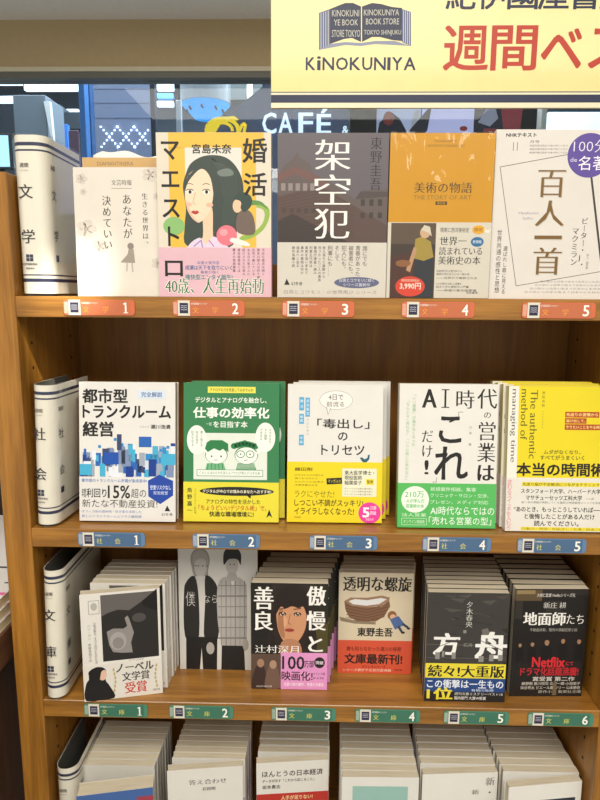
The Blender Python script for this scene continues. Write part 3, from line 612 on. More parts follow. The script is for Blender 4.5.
def art36(f, g):
    f.rect(217, 168, 330, 214, '#5b4a33'); f.rect(222, 170, 300, 186, '#8f7a55'); f.rect(330, 168, 528, 190, '#2a2521'); f.rect(350, 214, 415, 262, '#2b2825'); f.rect(220, 214, 250, 290, '#2f2a24'); f.rect(217, 345, 528, 480, '#191413')
    f.text('大根仁監督 Netflixシリーズ化', 308, 183, 470, 198, '#c9c4bc', 'b'); f.text('新庄 耕', 338, 220, 434, 246, '#cfcbc4', 'm'); f.text('地面師', 257, 262, 436, 318, '#e9e6e0', 'M'); f.text('たち', 440, 272, 514, 312, '#e9e6e0', 'm'); f.text('不動産詐欺、驚愕の頭脳犯罪小説', 287, 330, 490, 344, '#a9a49c')
    for cx, cy, r in ((249, 402, 8), (302, 398, 9), (364, 390, 12), (433, 384, 10), (502, 386, 10)):
        f.poly([(cx-r*2, 470), (cx-r*1.8, cy+r*1.9), (cx, cy+r*1.2), (cx+r*1.8, cy+r*1.9), (cx+r*2, 470)], '#0e0c0c'); f.ell(cx, cy, r*.85, r*1.25, '#9a7558', 14); f.poly([(cx-r*.95, cy-r*.2), (cx-r*.7, cy-r*1.3), (cx, cy-r*1.6), (cx+r*.7, cy-r*1.3), (cx+r*.95, cy-r*.2), (cx+r*.4, cy-r*.75), (cx-r*.4, cy-r*.75)], '#1b1512')
        f.layer -= 2
    f.up(2); f.text('Netflix', 306, 455, 446, 497, '#cf2630', 'B'); f.text('にて', 452, 474, 484, 490, '#cf2630', 'b'); f.text('ドラマ化話題沸騰!', 257, 499, 508, 534, '#b5222c', 'B')
    f.text('賞受賞 第二作', 312, 539, 494, 558, '#cfc8bd', 'b'); f.text('綾野剛 豊川悦司 北村一輝 小池栄子', 266, 562, 520, 576, '#b9b2a6', 'b'); f.text('染谷将太 ピエール瀧 リリー 山本耕史', 262, 580, 522, 594, '#b9b2a6', 'b'); f.text('原作小説 集英社文庫', 340, 598, 526, 611, '#b9b2a6'); f.poly([(404, 560), (416, 560), (420, 620), (400, 620)], '#6b5a40')
# --- top shelf --------------------------------------------------------------------------
B11 = book('paperback_book', 72, 14, S1, 104, 151, 14, '#dcd5c9', 'r', 1.5, 0, art=art11, box=(262, 165, 560, 620), lab='white book with grey flowers and a small grey girl, leftmost book on the top shelf', grp='books displayed on the top shelf')
def art11back(f, g):
    f.rect(0, 0, 100, 14, '#c9a46c'); f.text('DIAMANTINERA', 18, 5, 62, 9.5, '#7a6a50')
book('paperback_book', 73, 44, S1, 102, 168, 16, '#d9d0bd', 'r', 1.5, art=art11back, box=(0, 0, 100, 168), lab='taller book with a tan strip at its top, peeking up behind the leftmost white book', grp='books displayed on the top shelf')
B12 = book('hardcover_book', 174.5, 6, S1, 134, 188, 20, '#d9d0be', 'r', .8, 0, art=art12, box=(28, 43, 468, 680), band=(58, '#d9b1bb'), lab='book with a long-haired young woman on a yellow and cream cover with pink band', grp='books displayed on the top shelf')
B13 = book('hardcover_book', 316, 8, S1, 129, 188, 22, '#625c61', 'r', .8, 0, art=art13, box=(32, 52, 455, 682), band=(64.5, '#cdc7bb'), lab='grey-brown book with old houses and three large white characters, over a pale band', grp='books displayed on the top shelf')
stack(B13, 1, 'copy of the grey-brown house book, %s from the front, showing only its right edge', 'books displayed on the top shelf', dx=7, jit=0)
B14 = book('hardcover_book', 446.5, 9, S1, 121, 188, 30, '#cc920f', 'l', .8, 0, art=art14, box=(38, 48, 437, 682), band=(88, '#d3cdc1'), wrap=True, spinec='#cf9a1c', lab='mustard yellow shrink-wrapped art book with a painting and red price disc on its band', grp='books displayed on the top shelf')
B15 = book('magazine', 569, 12, S1, 147, 193, 9, '#d8d3cb', 'l', 1.0, 0, art=art15, box=(48, 25, 541, 680), lab='white booklet with gold characters and a purple disc, rightmost on the top shelf', grp='books displayed on the top shelf')
# --- second shelf -----------------------------------------------------------------------
G2 = 'books displayed on the second shelf'
B21 = book('hardcover_book', 55, 24, S2, 126, 182.5, 19, '#dedcd7', 'l', 7.0, 0, art=art21, box=(250, 42, 556, 480), band=(58.5, '#dcdad6'), spinec='#e6e3de', lab='white book with blue city blocks pattern, leftmost on the second shelf', grp=G2)
B22 = book('hardcover_book', 191, 28, S2, 125, 182.5, 16, '#317c4b', 'r', 7.0, 0, art=art22, box=(36, 60, 440, 645), band=(52.5, '#e0d433'), coat=.6, lab='green book with two cartoon faces and a yellow band', grp=G2)
stack(B22, 1, 'copy of the green cartoon book, %s from the front, edge showing at its right', G2, dx=7, jit=0)
B23 = book('hardcover_book', 327, 31, S2, 124, 181.5, 15, '#dedcd6', 'r', 7.0, 0, art=art23, box=(47, 66, 447, 647), band=(80, '#e6cf1e'), lab='white book with a speech bubble above a yellow band with pink disc', grp=G2)
stack(B23, 2, 'copy of the white and yellow book, %s from the front, edge showing at its right', G2, dx=6.5, jit=0)
B24 = book('hardcover_book', 470, 17, S2, 125, 185.5, 17, '#dfddd6', 'l', 6.0, 0, art=art24, box=(55, 68, 463, 672), band=(58, '#55b45c'), spinec='#cfd2c8', lab='white book with large brush characters over a bright green band', grp=G2)
B25 = book('hardcover_book', 606, 11, S2, 130, 185, 13, '#e2cf1f', 'l', 6.0, 0, art=art25, box=(70, 65, 500, 687), band=(69, '#dedad0'), spinec='#c9c08a', lab='yellow book with sideways English words, rightmost on the second shelf', grp=G2)
stack(B25, 3, 'copy of the yellow book, %s from the front, spine showing at its left', G2, dx=-3.0, jit=0)
# --- third shelf: pocket paperbacks ---------------------------------------------------------
G3 = 'pocket paperbacks on the third shelf'
def run(root, n, what, grp, **kw):
    return stack(root, n, what+', %s from the front of its stack', grp, **kw)
B31 = book('paperback_book', 58.5, -3, S3, 102, 152, 12, '#dcd8d0', 'r', 1.0, 13, art=art31b, box=(250, 160, 497, 492), band=(52, '#d9d5cc'), lab='white pocket paperback with a black-and-grey photograph, slanting front copy at the left', grp=G3)
run(B31, 6, 'white paperback with a black-and-grey photograph', G3, dx=1.2, y0=32, yaw=0)
B32 = book('photo_book', 170, 76, S3, 113, 186, 8, '#d0cdc6', 'r', 2.0, 0, art=art32, box=(40, 5, 345, 402), lab='tall book with a black-and-white photograph of two standing young men', grp=G3)
B33 = book('paperback_book', 278, 33, S3, 105, 155, 17, '#2a2420', 'r', 1.0, 0, art=art33b, box=(303, 108, 560, 467), band=None, lab='pocket paperback with a young woman with a fringe and a pink corner, front copy', grp=G3)
run(B33, 5, "paperback with the fringed young woman's face", G3, dx=3.6)
B34 = book('paperback_book', 399, 74, S3, 105, 153, 11, '#d6c8ad', 'r', 1.0, 0, art=art34, box=(28, 77, 270, 410), band=(51, '#d4553a'), spinec='#c8553c', lab='cream pocket paperback with a wicker cradle picture over an orange-red band, front copy', grp=G3)
run(B34, 4, 'cream cradle paperback with orange-red band', G3, dx=2.4)
B35 = book('paperback_book', 513, 14, S3, 107, 155, 12, '#3a3835', 'r', 1.0, 0, art=art35, box=(318, 148, 588, 510), band=(55, '#1d1b1a'), lab='charcoal pocket paperback with two white characters over a yellow and blue band, front copy', grp=G3)
run(B35, 8, 'charcoal paperback with yellow and blue band', G3, dx=1.4)
B36 = book('paperback_book', 631, 27, S3, 99, 155, 14, '#161312', 'r', 1.0, 2, art=art36, box=(215, 165, 530, 625), lab='black pocket paperback with five faces and red lettering, front copy at the right end', grp=G3)
run(B36, 6, 'black paperback with five faces and red lettering', G3, dx=0.2, dy=16.5, yaw=0)
# --- fourth shelf: only the tops in view ----------------------------------------------------
G4 = 'paperbacks in stacks on the fourth shelf'
H4 = 173.0
def a41(f, g):
    f.rect(0, 0, 100, 173, '#35548c'); f.poly([(0, 0), (100, 0), (100, 30), (60, 20), (0, 40)], '#41639e'); f.rect(78, 12, 100, 60, '#9c3d4d'); f.ell(40, 40, 18, 12, '#6f8fc0')
def a42(f, g):
    f.text('答え合わせ', 28, 17, 78, 25, '#2b2927', 'm'); f.text('石田明', 46, 30, 63, 35, '#2b2927', 'b'); f.rect(50, 62, 100, 90, '#a9acc0'); f.rect(20, 62, 50, 90, '#c9cbd8')
def a43(f, g):
    f.text('ほんとうの日本経済', 8, 13.5, 92, 23, BK, 'b'); f.text('データが示す「これから起こること」', 8, 27, 80, 32, '#3a3734', 'b'); f.text('坂本貴志', 8, 36, 33, 42, BK, 'b')
    f.rect(0, 50, 100, 173, '#b5322a'); f.text('人手が足りない!', 34, 54, 78, 61, '#ecd9a0', 'b'); f.text('個人と企業はどう変わるか?', 8, 64, 95, 71, '#ecd9a0', 'b')
def a44(f, g): f.rect(14, 14, 86, 150, '#93b9b0'); f.rect(50, 60, 86, 150, '#7aa59c')
def a45(f, g): f.vert('新・', 90, 6, 40, '#2b2927', 'm', 14); f.vert('日本人', 90, 42, 90, '#5b5753', 'm', 13); f.text('新', 66, 26, 76, 34, '#2b2927', 'm')
def a46(f, g): f.rect(8, 24, 92, 150, '#1c1c20'); f.rect(8, 24, 92, 60, '#2c3440')
bx = (0, 0, 100, 173)
book('paperback_book', 50, -31, S4_, 100, H4, 24, '#cfccc4', 'r', 1.0, 11, art=a41, box=bx, lab='blue-covered paperback, front of the leftmost stack on the fourth shelf', grp=G4)
b = book('paperback_book', 36, 26, S4_, 104, H4, 13, '#cfccc4', 'r', 1.0, 0, lab='pale paperback below the green label 1, second from the front of its stack', grp=G4); run(b, 6, 'pale paperback below the green label 1', G4, dx=.6, dy=13.6, first=3)
b = book('paperback_book', 160, 18, S4_, 106, H4, 12, '#dbd8d0', 'r', 1.0, 7, art=a42, box=bx, lab='white paperback with short black title, front of the second stack on the fourth shelf', grp=G4); run(b, 7, 'white paperback below the green label 2', G4, dx=.4, y0=44, yaw=0, dy=11.8)
b = book('paperback_book', 284, 36, S4_, 104, H4, 12, '#dbd8d0', 'l', 1.0, 6, art=a43, box=bx, spinec='#b5322a', lab='white paperback with long title over a red band, on the fourth shelf', grp=G4); run(b, 5, 'white and red paperback below the green label 3', G4, dx=.2, y0=60, yaw=0, dy=14.5)
b = book('paperback_book', 405, 14, S4_, 107, H4, 13, '#dcdad3', 'r', 1.0, 1, art=a44, box=bx, lab='white-bordered pale teal paperback, front of the fourth stack on the fourth shelf', grp=G4); run(b, 7, 'pale teal paperback below the green label 4', G4, dx=.1, dy=14.3, yaw=0)
b = book('paperback_book', 518, 22, S4_, 107, H4, 13, '#e0ddd5', 'r', 1.0, 4, art=a45, box=bx, lab='plain white paperback with vertical title at its right edge, on the fourth shelf', grp=G4); run(b, 6, 'plain white paperback below the green label 5', G4, dx=.3, dy=14.6, y0=44, yaw=0)
b = book('paperback_book', 632, 2, S4_, 106, H4, 13, '#e2dfd8', 'r', 1.0, 8, art=a46, box=bx, lab='white-bordered black picture paperback, front of the rightmost stack on the fourth shelf', grp=G4); run(b, 7, 'black picture paperback below the green label 6', G4, dx=-.4, y0=31.5, yaw=0, dy=13.5)
# ------------------------------------------------------------------ shelf dividers
NAVY = '#222a4a'
def divider(x, y, z, wid, dep, kanji, lab, lean=0, hgt=188, yaw=0):
    root = tag(empty('section_divider', V(x, y, z)), lab, 'divider', 'clear shelf dividers at the left end'); root.rotation_euler = (0, R(lean), R(yaw))
    def outline(o):
        r = 15+o; w0, w1 = -o, wid+o; y0 = -o; pts = [(w0, dep)]
        n = 7
        for k in range(n+1): a = math.pi+k*math.pi/2/n; pts.append((w0+r*.8+r*.8*math.cos(a), y0+r+r*math.sin(a)))
        for k in range(n+1): a = 1.5*math.pi+k*math.pi/2/n; pts.append((w1-r+r*math.cos(a), y0+r+r*math.sin(a)))
        pts.append((w1, dep)); return pts
    def shell(mb, o, t, z0, z1, m, mi=None):
        A = outline(o); B = outline(o-t); n = len(A)
        vs = [(a, b_, z0) for a, b_ in A]+[(a, b_, z1) for a, b_ in A]+[(a, b_, z0) for a, b_ in B]+[(a, b_, z1) for a, b_ in B]
        fs = []
        for i in range(n-1):
            fs += [(i, i+1, n+i+1, n+i), (2*n+i+1, 2*n+i, 3*n+i, 3*n+i+1), (n+i, n+i+1, 3*n+i+1, 3*n+i), (i+1, i, 2*n+i, 2*n+i+1)]
        fs += [(0, n, 3*n, 2*n), (n-1, 3*n-1, 4*n-1, 2*n-1)]
        if mi:
            inn = [f_ for f_ in fs if min(f_) >= 2*n]; fs = [f_ for f_ in fs if min(f_) < 2*n]; mb.add(vs, inn, mi)
        mb.add(vs, fs, m, False)
    mb = MB(); shell(mb, 0, .4, 3, hgt-2, ink('#e8e3d2', .5), ink('#5c5c56', .6))
    st = ink(NAVY, .5)
    for z0, z1 in ((hgt-14, hgt-10), (hgt-20, hgt-18), (17, 21), (24.5, 26)): shell(mb, .15, .1, z0, z1, st)
    # lettering on the rounded front and again on the long side
    def bent(t, u, zc, size, m, side=False, st_='', horiz=False):
        for k, (off, dx) in enumerate(((0, -.015), (0, .015), (0, 0))):
            vs, fs = glyphs(t, off)
            x0 = sum((min(v[0] for v in vs), max(v[0] for v in vs)))/2
            out = []
            for gx, gy in vs:
                px = (gx+dx-x0)*size; pz = zc+(gy-.36)*size
                if side: out.append((wid+.35+k*.02, u+px, pz))
                else: out.append((u+px, -.35-k*.02, pz))
            mb.add(out, fs, ink(m))
    c = wid*.36
    for t, zc, s_ in (('週', 152, 6), (kanji[0], 122, 17.5), (kanji[1], 70, 17.5)):
        if t == '週': bent('週間', c, zc, 5.5, '#4a463e')
        else: bent(t, c, zc, s_, '#2e2b28')
    bent('ベストセラー', c, 146, 2.0, '#6a665c'); bent('紀伊國屋書店', c, 38, 3.0, '#2e2b38'); bent('新宿本店', c, 33, 2.6, '#2e2b38')
    mb.box(c-4.2, c+4.2, -.45, -.2, 41.5, 49.5, st); mb.box(c-.3, c+.3, -.5, -.3, 41.5, 49.5, ink('#cfcab8')); mb.box(c-4.2, c+4.2, -.5, -.3, 45.2, 45.7, ink('#cfcab8'))
    for t, zc, s_ in ((kanji[0], 120, 13), (kanji[1], 72, 13), ('週間', 152, 5.5)): bent(t, 20, zc, s_+1, '#2e2b28', True)
    mb.box(wid+.2, wid+.5, 16, 24, 41.5, 49.5, st)
    mb.build('paper_insert', root)
    mb = MB(); shell(mb, 2.2, 1.3, 0, hgt, ACRYL); mb.build('acrylic_sleeve', root)
    mb = MB(); mb.prism(outline(.6), .3, 1.6, ACRYL, 'z'); mb.build('base_plate', root)
    return root
divider(2.8, 10, 25.1, 40, 112, '文学', 'clear divider lettered for literature, left end of the top shelf', 0, 188)
divider(2.8, 5, Z2+26.3, 29, 100, '社会', 'clear divider lettered for society, left end of the second shelf', 2, 186, -5)
divider(3.4, -1, Z3+26.3, 27, 150, '文庫', 'clear divider lettered for pocket paperbacks, left end of the third shelf', 1.8, 186)
divider(7, 5, Z4+25.1, 30, 120, '新書', 'open-topped clear divider at the left end of the fourth shelf')
# ------------------------------------------------------------------ loose white sheets behind the top row
def sheet(x0, x1, y, z0, zt, lab, seed):
    rnd = random.Random(seed); mb = MB(); n = 24; vs = []; fs = []
    for k in (0, 1):
        for i in range(n+1):
            u = i/n; xx = x0+(x1-x0)*u; yy = y+k*.5+2.0*math.sin(u*7+seed)
            top = zt+3.5*math.sin(u*5+seed)+2.2*math.sin(u*13+seed*2)-8*max(0, .12-u)*8
            vs += [(xx, yy, z0), (xx, yy+3, top)]
    m = (n+1)*2
    for i in range(n):
        a = i*2; fs += [(a, a+2, a+3, a+1), (m+a+2, m+a, m+a+1, m+a+3), (a+1, a+3, m+a+3, m+a+1), (a+2, a, m+a, m+a+2)]
    fs += [(0, 1, m+1, m), (m-2, 2*m-2, 2*m-1, m-1)]
    mb.add(vs, fs, ink('#efece6', .6, 0, 'sheet'), True); o = wbuild(mb, 'paper_sheet', (x0, y, z0)); tag(o, lab, 'paper')
sheet(78, 178, 70, 25.1, 204, 'wavy white sheet of paper standing behind the leftmost top-shelf books', 1)
sheet(505, 592, 55, 25.1, 221, 'wavy white sheet of paper standing behind the mustard yellow book', 4)
# ------------------------------------------------------------------ hanging banner board
BY = 120.0
ba = at(271, 108, BY); zb = ba.z; xb = ba.x; BW, BH = 700.0, 330.0
root = tag(empty('hanging_banner', V(xb, BY, zb)), 'cream-yellow bookshop banner board with red and navy lettering hanging above the bookcase', 'banner')
mb = MB(); mb.bbox(0, BW, 0, 5, 0, BH, ink('#ebdb92', .28, .3), .8)
f = Face(mb, (0, 0, BW, BH), BW, BH, 0.0)
def bp(px, py): q = at(px, py, BY); return (q.x-xb, BH-(q.z-zb))
_, v1 = bp(430, 94.7); _, v2 = bp(430, 102.7); _, v3 = bp(430, 92.6); _, v4 = bp(430, 91.6); _, v5 = bp(430, 108.5)
f.rect(0, v4-.3, BW, BH, '#ece4c4'); f.rect(0, v4, BW, v3, '#3a3a3a'); f.rect(0, v1, BW, v2, '#1c2546')
def bt(t, a, b_, c, d, m, st=''): p, q = bp(a, b_), bp(c, d); f.text(t, p[0], p[1], q[0], q[1], m, st)
NV = '#1f2845'
x = 306
for ch, w in (('K', 9), ('i', 3), ('N', 11), ('O', 11.5), ('K', 10), ('U', 9.5), ('N', 11), ('I', 2.2), ('Y', 9.5), ('A', 11)):
    bt(ch, x, 57.5 if ch != 'i' else 56.5, x+w, 70, NV, 'b'); x += w+2.4
def bpoly(pts, m): f.poly([bp(*p) for p in pts], m)
bpoly([(319, 13), (330, 9), (330, 45), (319, 50)], '#56628a'); bpoly([(402, 9), (411, 12), (411, 46), (402, 42)], '#56628a')
for k in range(4): f.line([bp(321+k*2.4, 13-k*.8), bp(321+k*2.4, 49-k*.9)], .9, '#c9c6b4', False); f.line([bp(403.5+k*2, 10+k*.6), bp(403.5+k*2, 42+k)], .9, '#c9c6b4', False)
f.up(); bpoly([(319, 50), (330, 44), (345, 42), (361, 43), (375, 41), (395, 41), (411, 46), (395, 45), (375, 44), (361, 46), (345, 45)], '#8b91a8')
bpoly([(330, 9), (345, 3), (353, 3), (361, 6.5), (361, 42), (352, 38), (344, 39), (330, 44)], NV); bpoly([(362, 6.5), (372, 3), (381, 4), (392, 7), (402, 8), (402, 41), (392, 40), (380, 37), (372, 37), (362, 42)], NV)
for t, a, b_, c, d in (('KINOKUNI', 332, 10, 359, 16.5), ('YE BOOK', 334, 19.5, 358, 25.5), ('STORE TOKYO', 332, 30, 360, 37), ('KINOKUNIYA', 364, 9.5, 399, 15.5), ('BOOK STORE', 366, 18.5, 399, 24.5), ('TOKYO SHINJUKU', 364, 30, 401, 36)): bt(t, a, b_, c, d, '#c8c6b8', '')
for i, ch in enumerate('紀伊國屋書店'): bt(ch, 447+i*31, -19, 475+i*31, 9, NV, 'b')
for i, ch in enumerate('週間ベストセラー'): bt(ch, 445+i*48+(2 if i > 1 else 0), 26 if i < 2 else 29, 445+i*48+(42 if i < 2 else 39), 70 if i < 2 else 68, '#bb3a22', 'b')
mb.build('board', root)
CEIL = 1114.0
for xx in (60, BW-60):
    mb = MB(); pts = [(xx+.9*math.cos(k*math.pi/3), 2.5+.9*math.sin(k*math.pi/3)) for k in range(6)]
    mb.prism(pts, BH-4, CEIL-zb-.5, ink('#8a8a88', .4), 'z', True); mb.build('hanging_wire', root)
# ------------------------------------------------------------------ neighbour fixture on the left
nb = tag(empty('side_display_unit', V(-230, 100, -1350)), 'dark brown low display unit to the left of the bookcase', 'display unit')
def npart(mb, name): mb.v = [(v[0]+230, v[1]-100, v[2]+1350) for v in mb.v]; mb.build(name, nb)
mb = MB(); mb.bbox(-420, -52, -330, 420, -468, -421, DWOOD, 1); npart(mb, 'top_board')
mb = MB(); mb.bbox(-400, -80, -310, 400, -1349.5, -468.2, wood('dark_side_board', '#4a2c12', '#5f3a1a', 'z', .5, .05), 1); npart(mb, 'cabinet')
mb = MB(); mb.bbox(-415, -58, 402, 418, -420.8, 150, wood('dark_back_board', '#24170c', '#32200f', 'z', .6, .0), 1); npart(mb, 'back_board')
for k in range(3):
    z0 = -420.9+k*14; root = tag(empty('magazine', V(-56-k*2, -25+k*3, z0)), ('bottom', 'middle', 'topmost')[k]+' thick magazine of the pile on the low display unit at the left', 'magazine', 'pile of magazines at the left')
    mb = MB(); mb.box(-210, 0, 0, 365, 0, .6, ink('#d8d4cc', .3, .3)); mb.box(-210, 0, 0, 365, 13, 13.6, ink('#e4e0dc', .3, .3)); mb.box(-210, -209.4, 0, 365, .6, 13, ink('#d8d4cc', .3, .3))
    rnd = random.Random(9)
    for j in range(34):
        a, c_ = rnd.uniform(-200, -8), rnd.uniform(10, 350); mb.box(a, min(a+rnd.uniform(3, 30), -1), c_, min(c_+rnd.uniform(3, 12), 364), 13.6, 13.75+j*.01, ink(rnd.choice(['#d9639a', '#e79ab8', '#3a3a40', '#9a9aa2', '#d9639a'])))
    mb.build('cover', root)
    mb = MB(); mb.box(-209.2, -.8, .8, 364.2, .65, 12.95, ink('#e0d2a4', .8)); mb.build('page_block', root)
# ------------------------------------------------------------------ shop shell
FZ = -1350.0
YG = 2000.0
def slab(name, x0, x1, y0, y1, z0, z1, m): mb = MB(); mb.box(x0, x1, y0, y1, z0, z1, m); return struct(wbuild(mb, name, (x0, y0, z0)))
FLOOR = ink('#8f8a80', .3, .2, 'floor_vinyl')
slab('floor', -3500, 4300, -2600, 9000, FZ-60, FZ, FLOOR)
slab('ceiling', -3000, 3800, -2600, YG+80, CEIL, CEIL+60, ink('#e6e3de', .8, 0, 'ceiling_paint'))
slab('wall_fascia', -3000, 3800, YG, YG+80, 935, CEIL, ink('#b8a27a', .7, 0, 'tan_paint'))
slab('trim_1', -3000, 3800, YG-8, YG+84, 917, 934.5, ink('#d0c6ac', .6, 0, 'trim_paint'))
slab('trim_2', -3000, 3800, YG-4, YG+80, 893, 916.5, ink('#6a6a62', .4, 0, 'dark_frame'))
mb = MB(); mb.box(-3000, 3800, YG+30, YG+38, FZ, 892.8, GLASS)
struct(wbuild(mb, 'window_1', (-3000, YG+30, FZ)))
q = at(8, 3, 1700)
t = tag(empty('ceiling_downlight', V(q.x, 1700, CEIL)), 'small dark recessed downlight in the ceiling at the far left', 'ceiling light')
mb = MB(); pts = [(45*math.cos(k*math.pi/10), 45*math.sin(k*math.pi/10)) for k in range(20)]; mb.prism(pts, -8, -.2, ink('#3a3630', .5), 'z', True); mb.build('trim_ring', t)
mb = MB(); pts = [(28*math.cos(k*math.pi/10), 28*math.sin(k*math.pi/10)) for k in range(20)]; mb.prism(pts, -11, -8.1, ink('#1c1a18', .3), 'z', True); mb.build('bezel', t)
# monitor at the far left behind the bookcase
def pbox(name, x0, y0, x1, y1, Y, dep, m, lab=None, cat=None, grp=None, kind=None):
    """box whose front face fills the given view rectangle at depth Y"""
    ym = min(y1, 118); a, b_ = at(x0, ym, Y), at(x1, (ym+y0)/2, Y); a.z = at(x0, y1, Y).z; b_.z = at(x1, y0, Y).z; a.z = max(a.z, FZ+.1) if y1 < 500 else FZ+.1; mb = MB(); mb.bbox(a.x, b_.x, Y, Y+dep, a.z, b_.z, m, min(3, (b_.x-a.x)/4, (b_.z-a.z)/4))
    o = wbuild(mb, name, (a.x, Y, a.z))
    if lab: tag(o, lab, cat, grp)
    if kind: struct(o)
    return o
a = at(-22, 169, 420); c = at(9.5, 133, 420)
root = tag(empty('monitor', V(a.x, 420, a.z)), 'flat screen glowing pale blue behind the left end of the bookcase', 'screen')
mb = MB(); mb.bbox(0, c.x-a.x, 0, 20, 0, c.z-a.z, ink('#2b3a44', .4), 1.5); mb.build('case', root)
mb = MB(); mb.box(3, c.x-a.x-3, -.6, -.05, 4, c.z-a.z-4, glow('#8cc6dc', 1.0)); mb.build('screen', root)
mb = MB(); mb.bbox((c.x-a.x)/2-12, (c.x-a.x)/2+12, 6, 16, FZ-a.z, -.2, ink('#2b3a44', .4), 1); mb.build('stand', root)
# ------------------------------------------------------------------ the arcade beyond the glass
slab('wall_back', -4200, 5200, 8600, 8660, FZ, 2900, ink('#39434d', .6, 0, 'arcade_wall'))
slab('ceiling', -4200, 5200, YG+100, 8600, 2900, 2960, ink('#c0c8cc', .8, 0, 'arcade_ceiling'))
AL = 'arcade lights beyond the glass'
def strip(x0, y0, x1, y1, Y, s, lab, h='#e8f2fa', tilt=0): o = pbox('light_or_glow_panel', x0, y0, x1, y1, Y, 60, glow(h, s), lab, 'light', AL); o.rotation_euler = (0, R(tilt), 0); return o
strip(24, 81, 79, 90, 6000, 3, 'broad white light strip beyond the glass, right half of the top left pair')
strip(-20, 80, 20, 84, 6200, 2.5, 'thin white light strip beyond the glass at the far upper left')
strip(-20, 96, 15, 102, 5800, 2, 'white light strip beyond the glass left of the grey column')
strip(157, 80, 173, 90, 7000, 3, 'short white light beyond the glass right of the dark mullion')
strip(157, 101, 173, 106, 7000, 2.2, 'lower short white light beyond the glass right of the dark mullion')
strip(157, 93, 173, 98, 7010, .7, 'small blue light between two white ones beyond the glass', '#3f8ad0')
strip(55, 109, 78, 111, 7500, 2, 'dotted white light line beyond the glass over the dark equipment')
strip(548, 112, 640, 131, 6000, .8, 'grey-blue window beyond the glass at the far right, its reflections as a pale glow', '#b9d0d6')  # a window, not a lamp: its reflections are put in as emission
DK = ink('#1b232b', .5, 0, 'dark_machinery')
def thing(name, r, Y, dep, h, lab, cat, grp=None, rough=.5): return pbox(name, *r, Y, dep, ink(h, rough), lab, cat, grp)
def pillar(name, r, Y, rad, h, lab, cat='column'):
    a, b_ = at(r[0], r[1], Y), at(r[2], r[3], Y); cx, rr = (a.x+b_.x)/2, (b_.x-a.x)/2; mb = MB()
    n = 28; pts = [(cx+rr*math.cos(2*math.pi*k/n), Y+rr+rr*math.sin(2*math.pi*k/n)) for k in range(n)]
    mb.prism(pts, b_.z if r[3] < 500 else FZ, a.z, ink(h, .35, .2), 'z', True); o = wbuild(mb, name, (cx, Y+rr, FZ if r[3] > 500 else b_.z)); tag(o, lab, cat); return o
thing('column', (14, 95, 46, 600), 4300, 350, '#6d7880', 'square grey column beyond the glass at the left', 'column')
a = at(39, 96, 4250)
mb = MB(); mb.prism([(at(39, 98, 4200).x, at(39, 98, 4200).z), (at(45, 98, 4200).x, at(45, 98, 4200).z), (at(49, 138, 4200).x, at(49, 138, 4200).z), (at(47, 138, 4200).x, at(47, 138, 4200).z)], 4190, 4230, ink('#dfe3e2', .4))
mb.mats and None
co_ = bpy.data.objects['column']; mb.v = [(v[0]-(co_.location.x*1000+OX), v[1]+90-co_.location.y*1000, v[2]-(co_.location.z*1000-OZ)) for v in mb.v]; mb.build('tapering_strip', co_)
thing('ventilation_duct', (-20, 106, 14, 134), 6500, 300, '#222b33', 'dark duct beyond the glass at the far left', 'duct')
thing('ventilation_duct', (46, 104, 60, 128), 7200, 300, '#4b5964', 'slate duct beyond the glass right of the grey column', 'duct')
thing('track_spotlights', (54, 112, 81, 129), 6800, 200, '#1d262e', 'dark lighting box beyond the glass left of the blue post', 'equipment')
thing('shop_sign', (56, 124, 67, 150), 5200, 60, '#2e6ab8', 'small blue upright sign beyond the glass above the divider', 'sign')
thing('fabric_banner', (67.5, 130, 78, 600), 2600, 12, '#77627e', 'narrow mauve banner beyond the glass beside the top-shelf divider', 'banner')
thing('advertising_post', (79.5, 77, 84.5, 600), 3600, 80, '#3f7cc0', 'slim bright blue post beyond the glass', 'post')
thing('advertising_post', (85.5, 77, 90, 600), 3700, 80, '#2f5d90', 'slim darker blue post beyond the glass beside the bright blue one', 'post')
# blue-grey partition with boards and the lattice of white lamps
a = at(90, 70, 4000); b_ = at(151, 110, 4000)
root = tag(empty('blue_partition', V(a.x, 4000, FZ)), 'large blue-grey panelled partition wall beyond the glass', 'partition')
mb = MB(); hh = a.z-FZ; ww = b_.x-a.x; mb.bbox(0, ww, 0, 60, 0, hh, ink('#95a2be', .35, .2), 4)
for py in (89, 103, 118):
    zz = at(100, py, 4000).z-FZ; mb.box(4, ww-4, -1.5, .5, zz-2, zz+2, ink('#74829e'))
mb.build('panel', root)
mb = MB(); LP = glow('#f2f6fa', 3.5)
zt = at(100, 127, 4000).z-FZ; zbm = at(100, 147, 4000).z-FZ; ph = zt-zbm; x00 = at(101, 130, 4000).x-a.x; n = 6
for c_ in range(4):
    for k in range(n+1):
        for s_ in (1, -1):
            u = x00+c_*ph*.88+(k/n)*ph*.88; zz = zbm+(k/n if s_ > 0 else 1-k/n)*ph
            if u > ww-8: continue
            mb.box(u-4.6, u+4.6, -8, -1.6, zz-4.6, zz+4.6, LP)
mb.build('lattice_lights', root)
thing('mullion', (150.5, 77, 155, 700), 3800, 60, '#2a3340', 'dark upright mullion at the right edge of the blue partition', 'post')
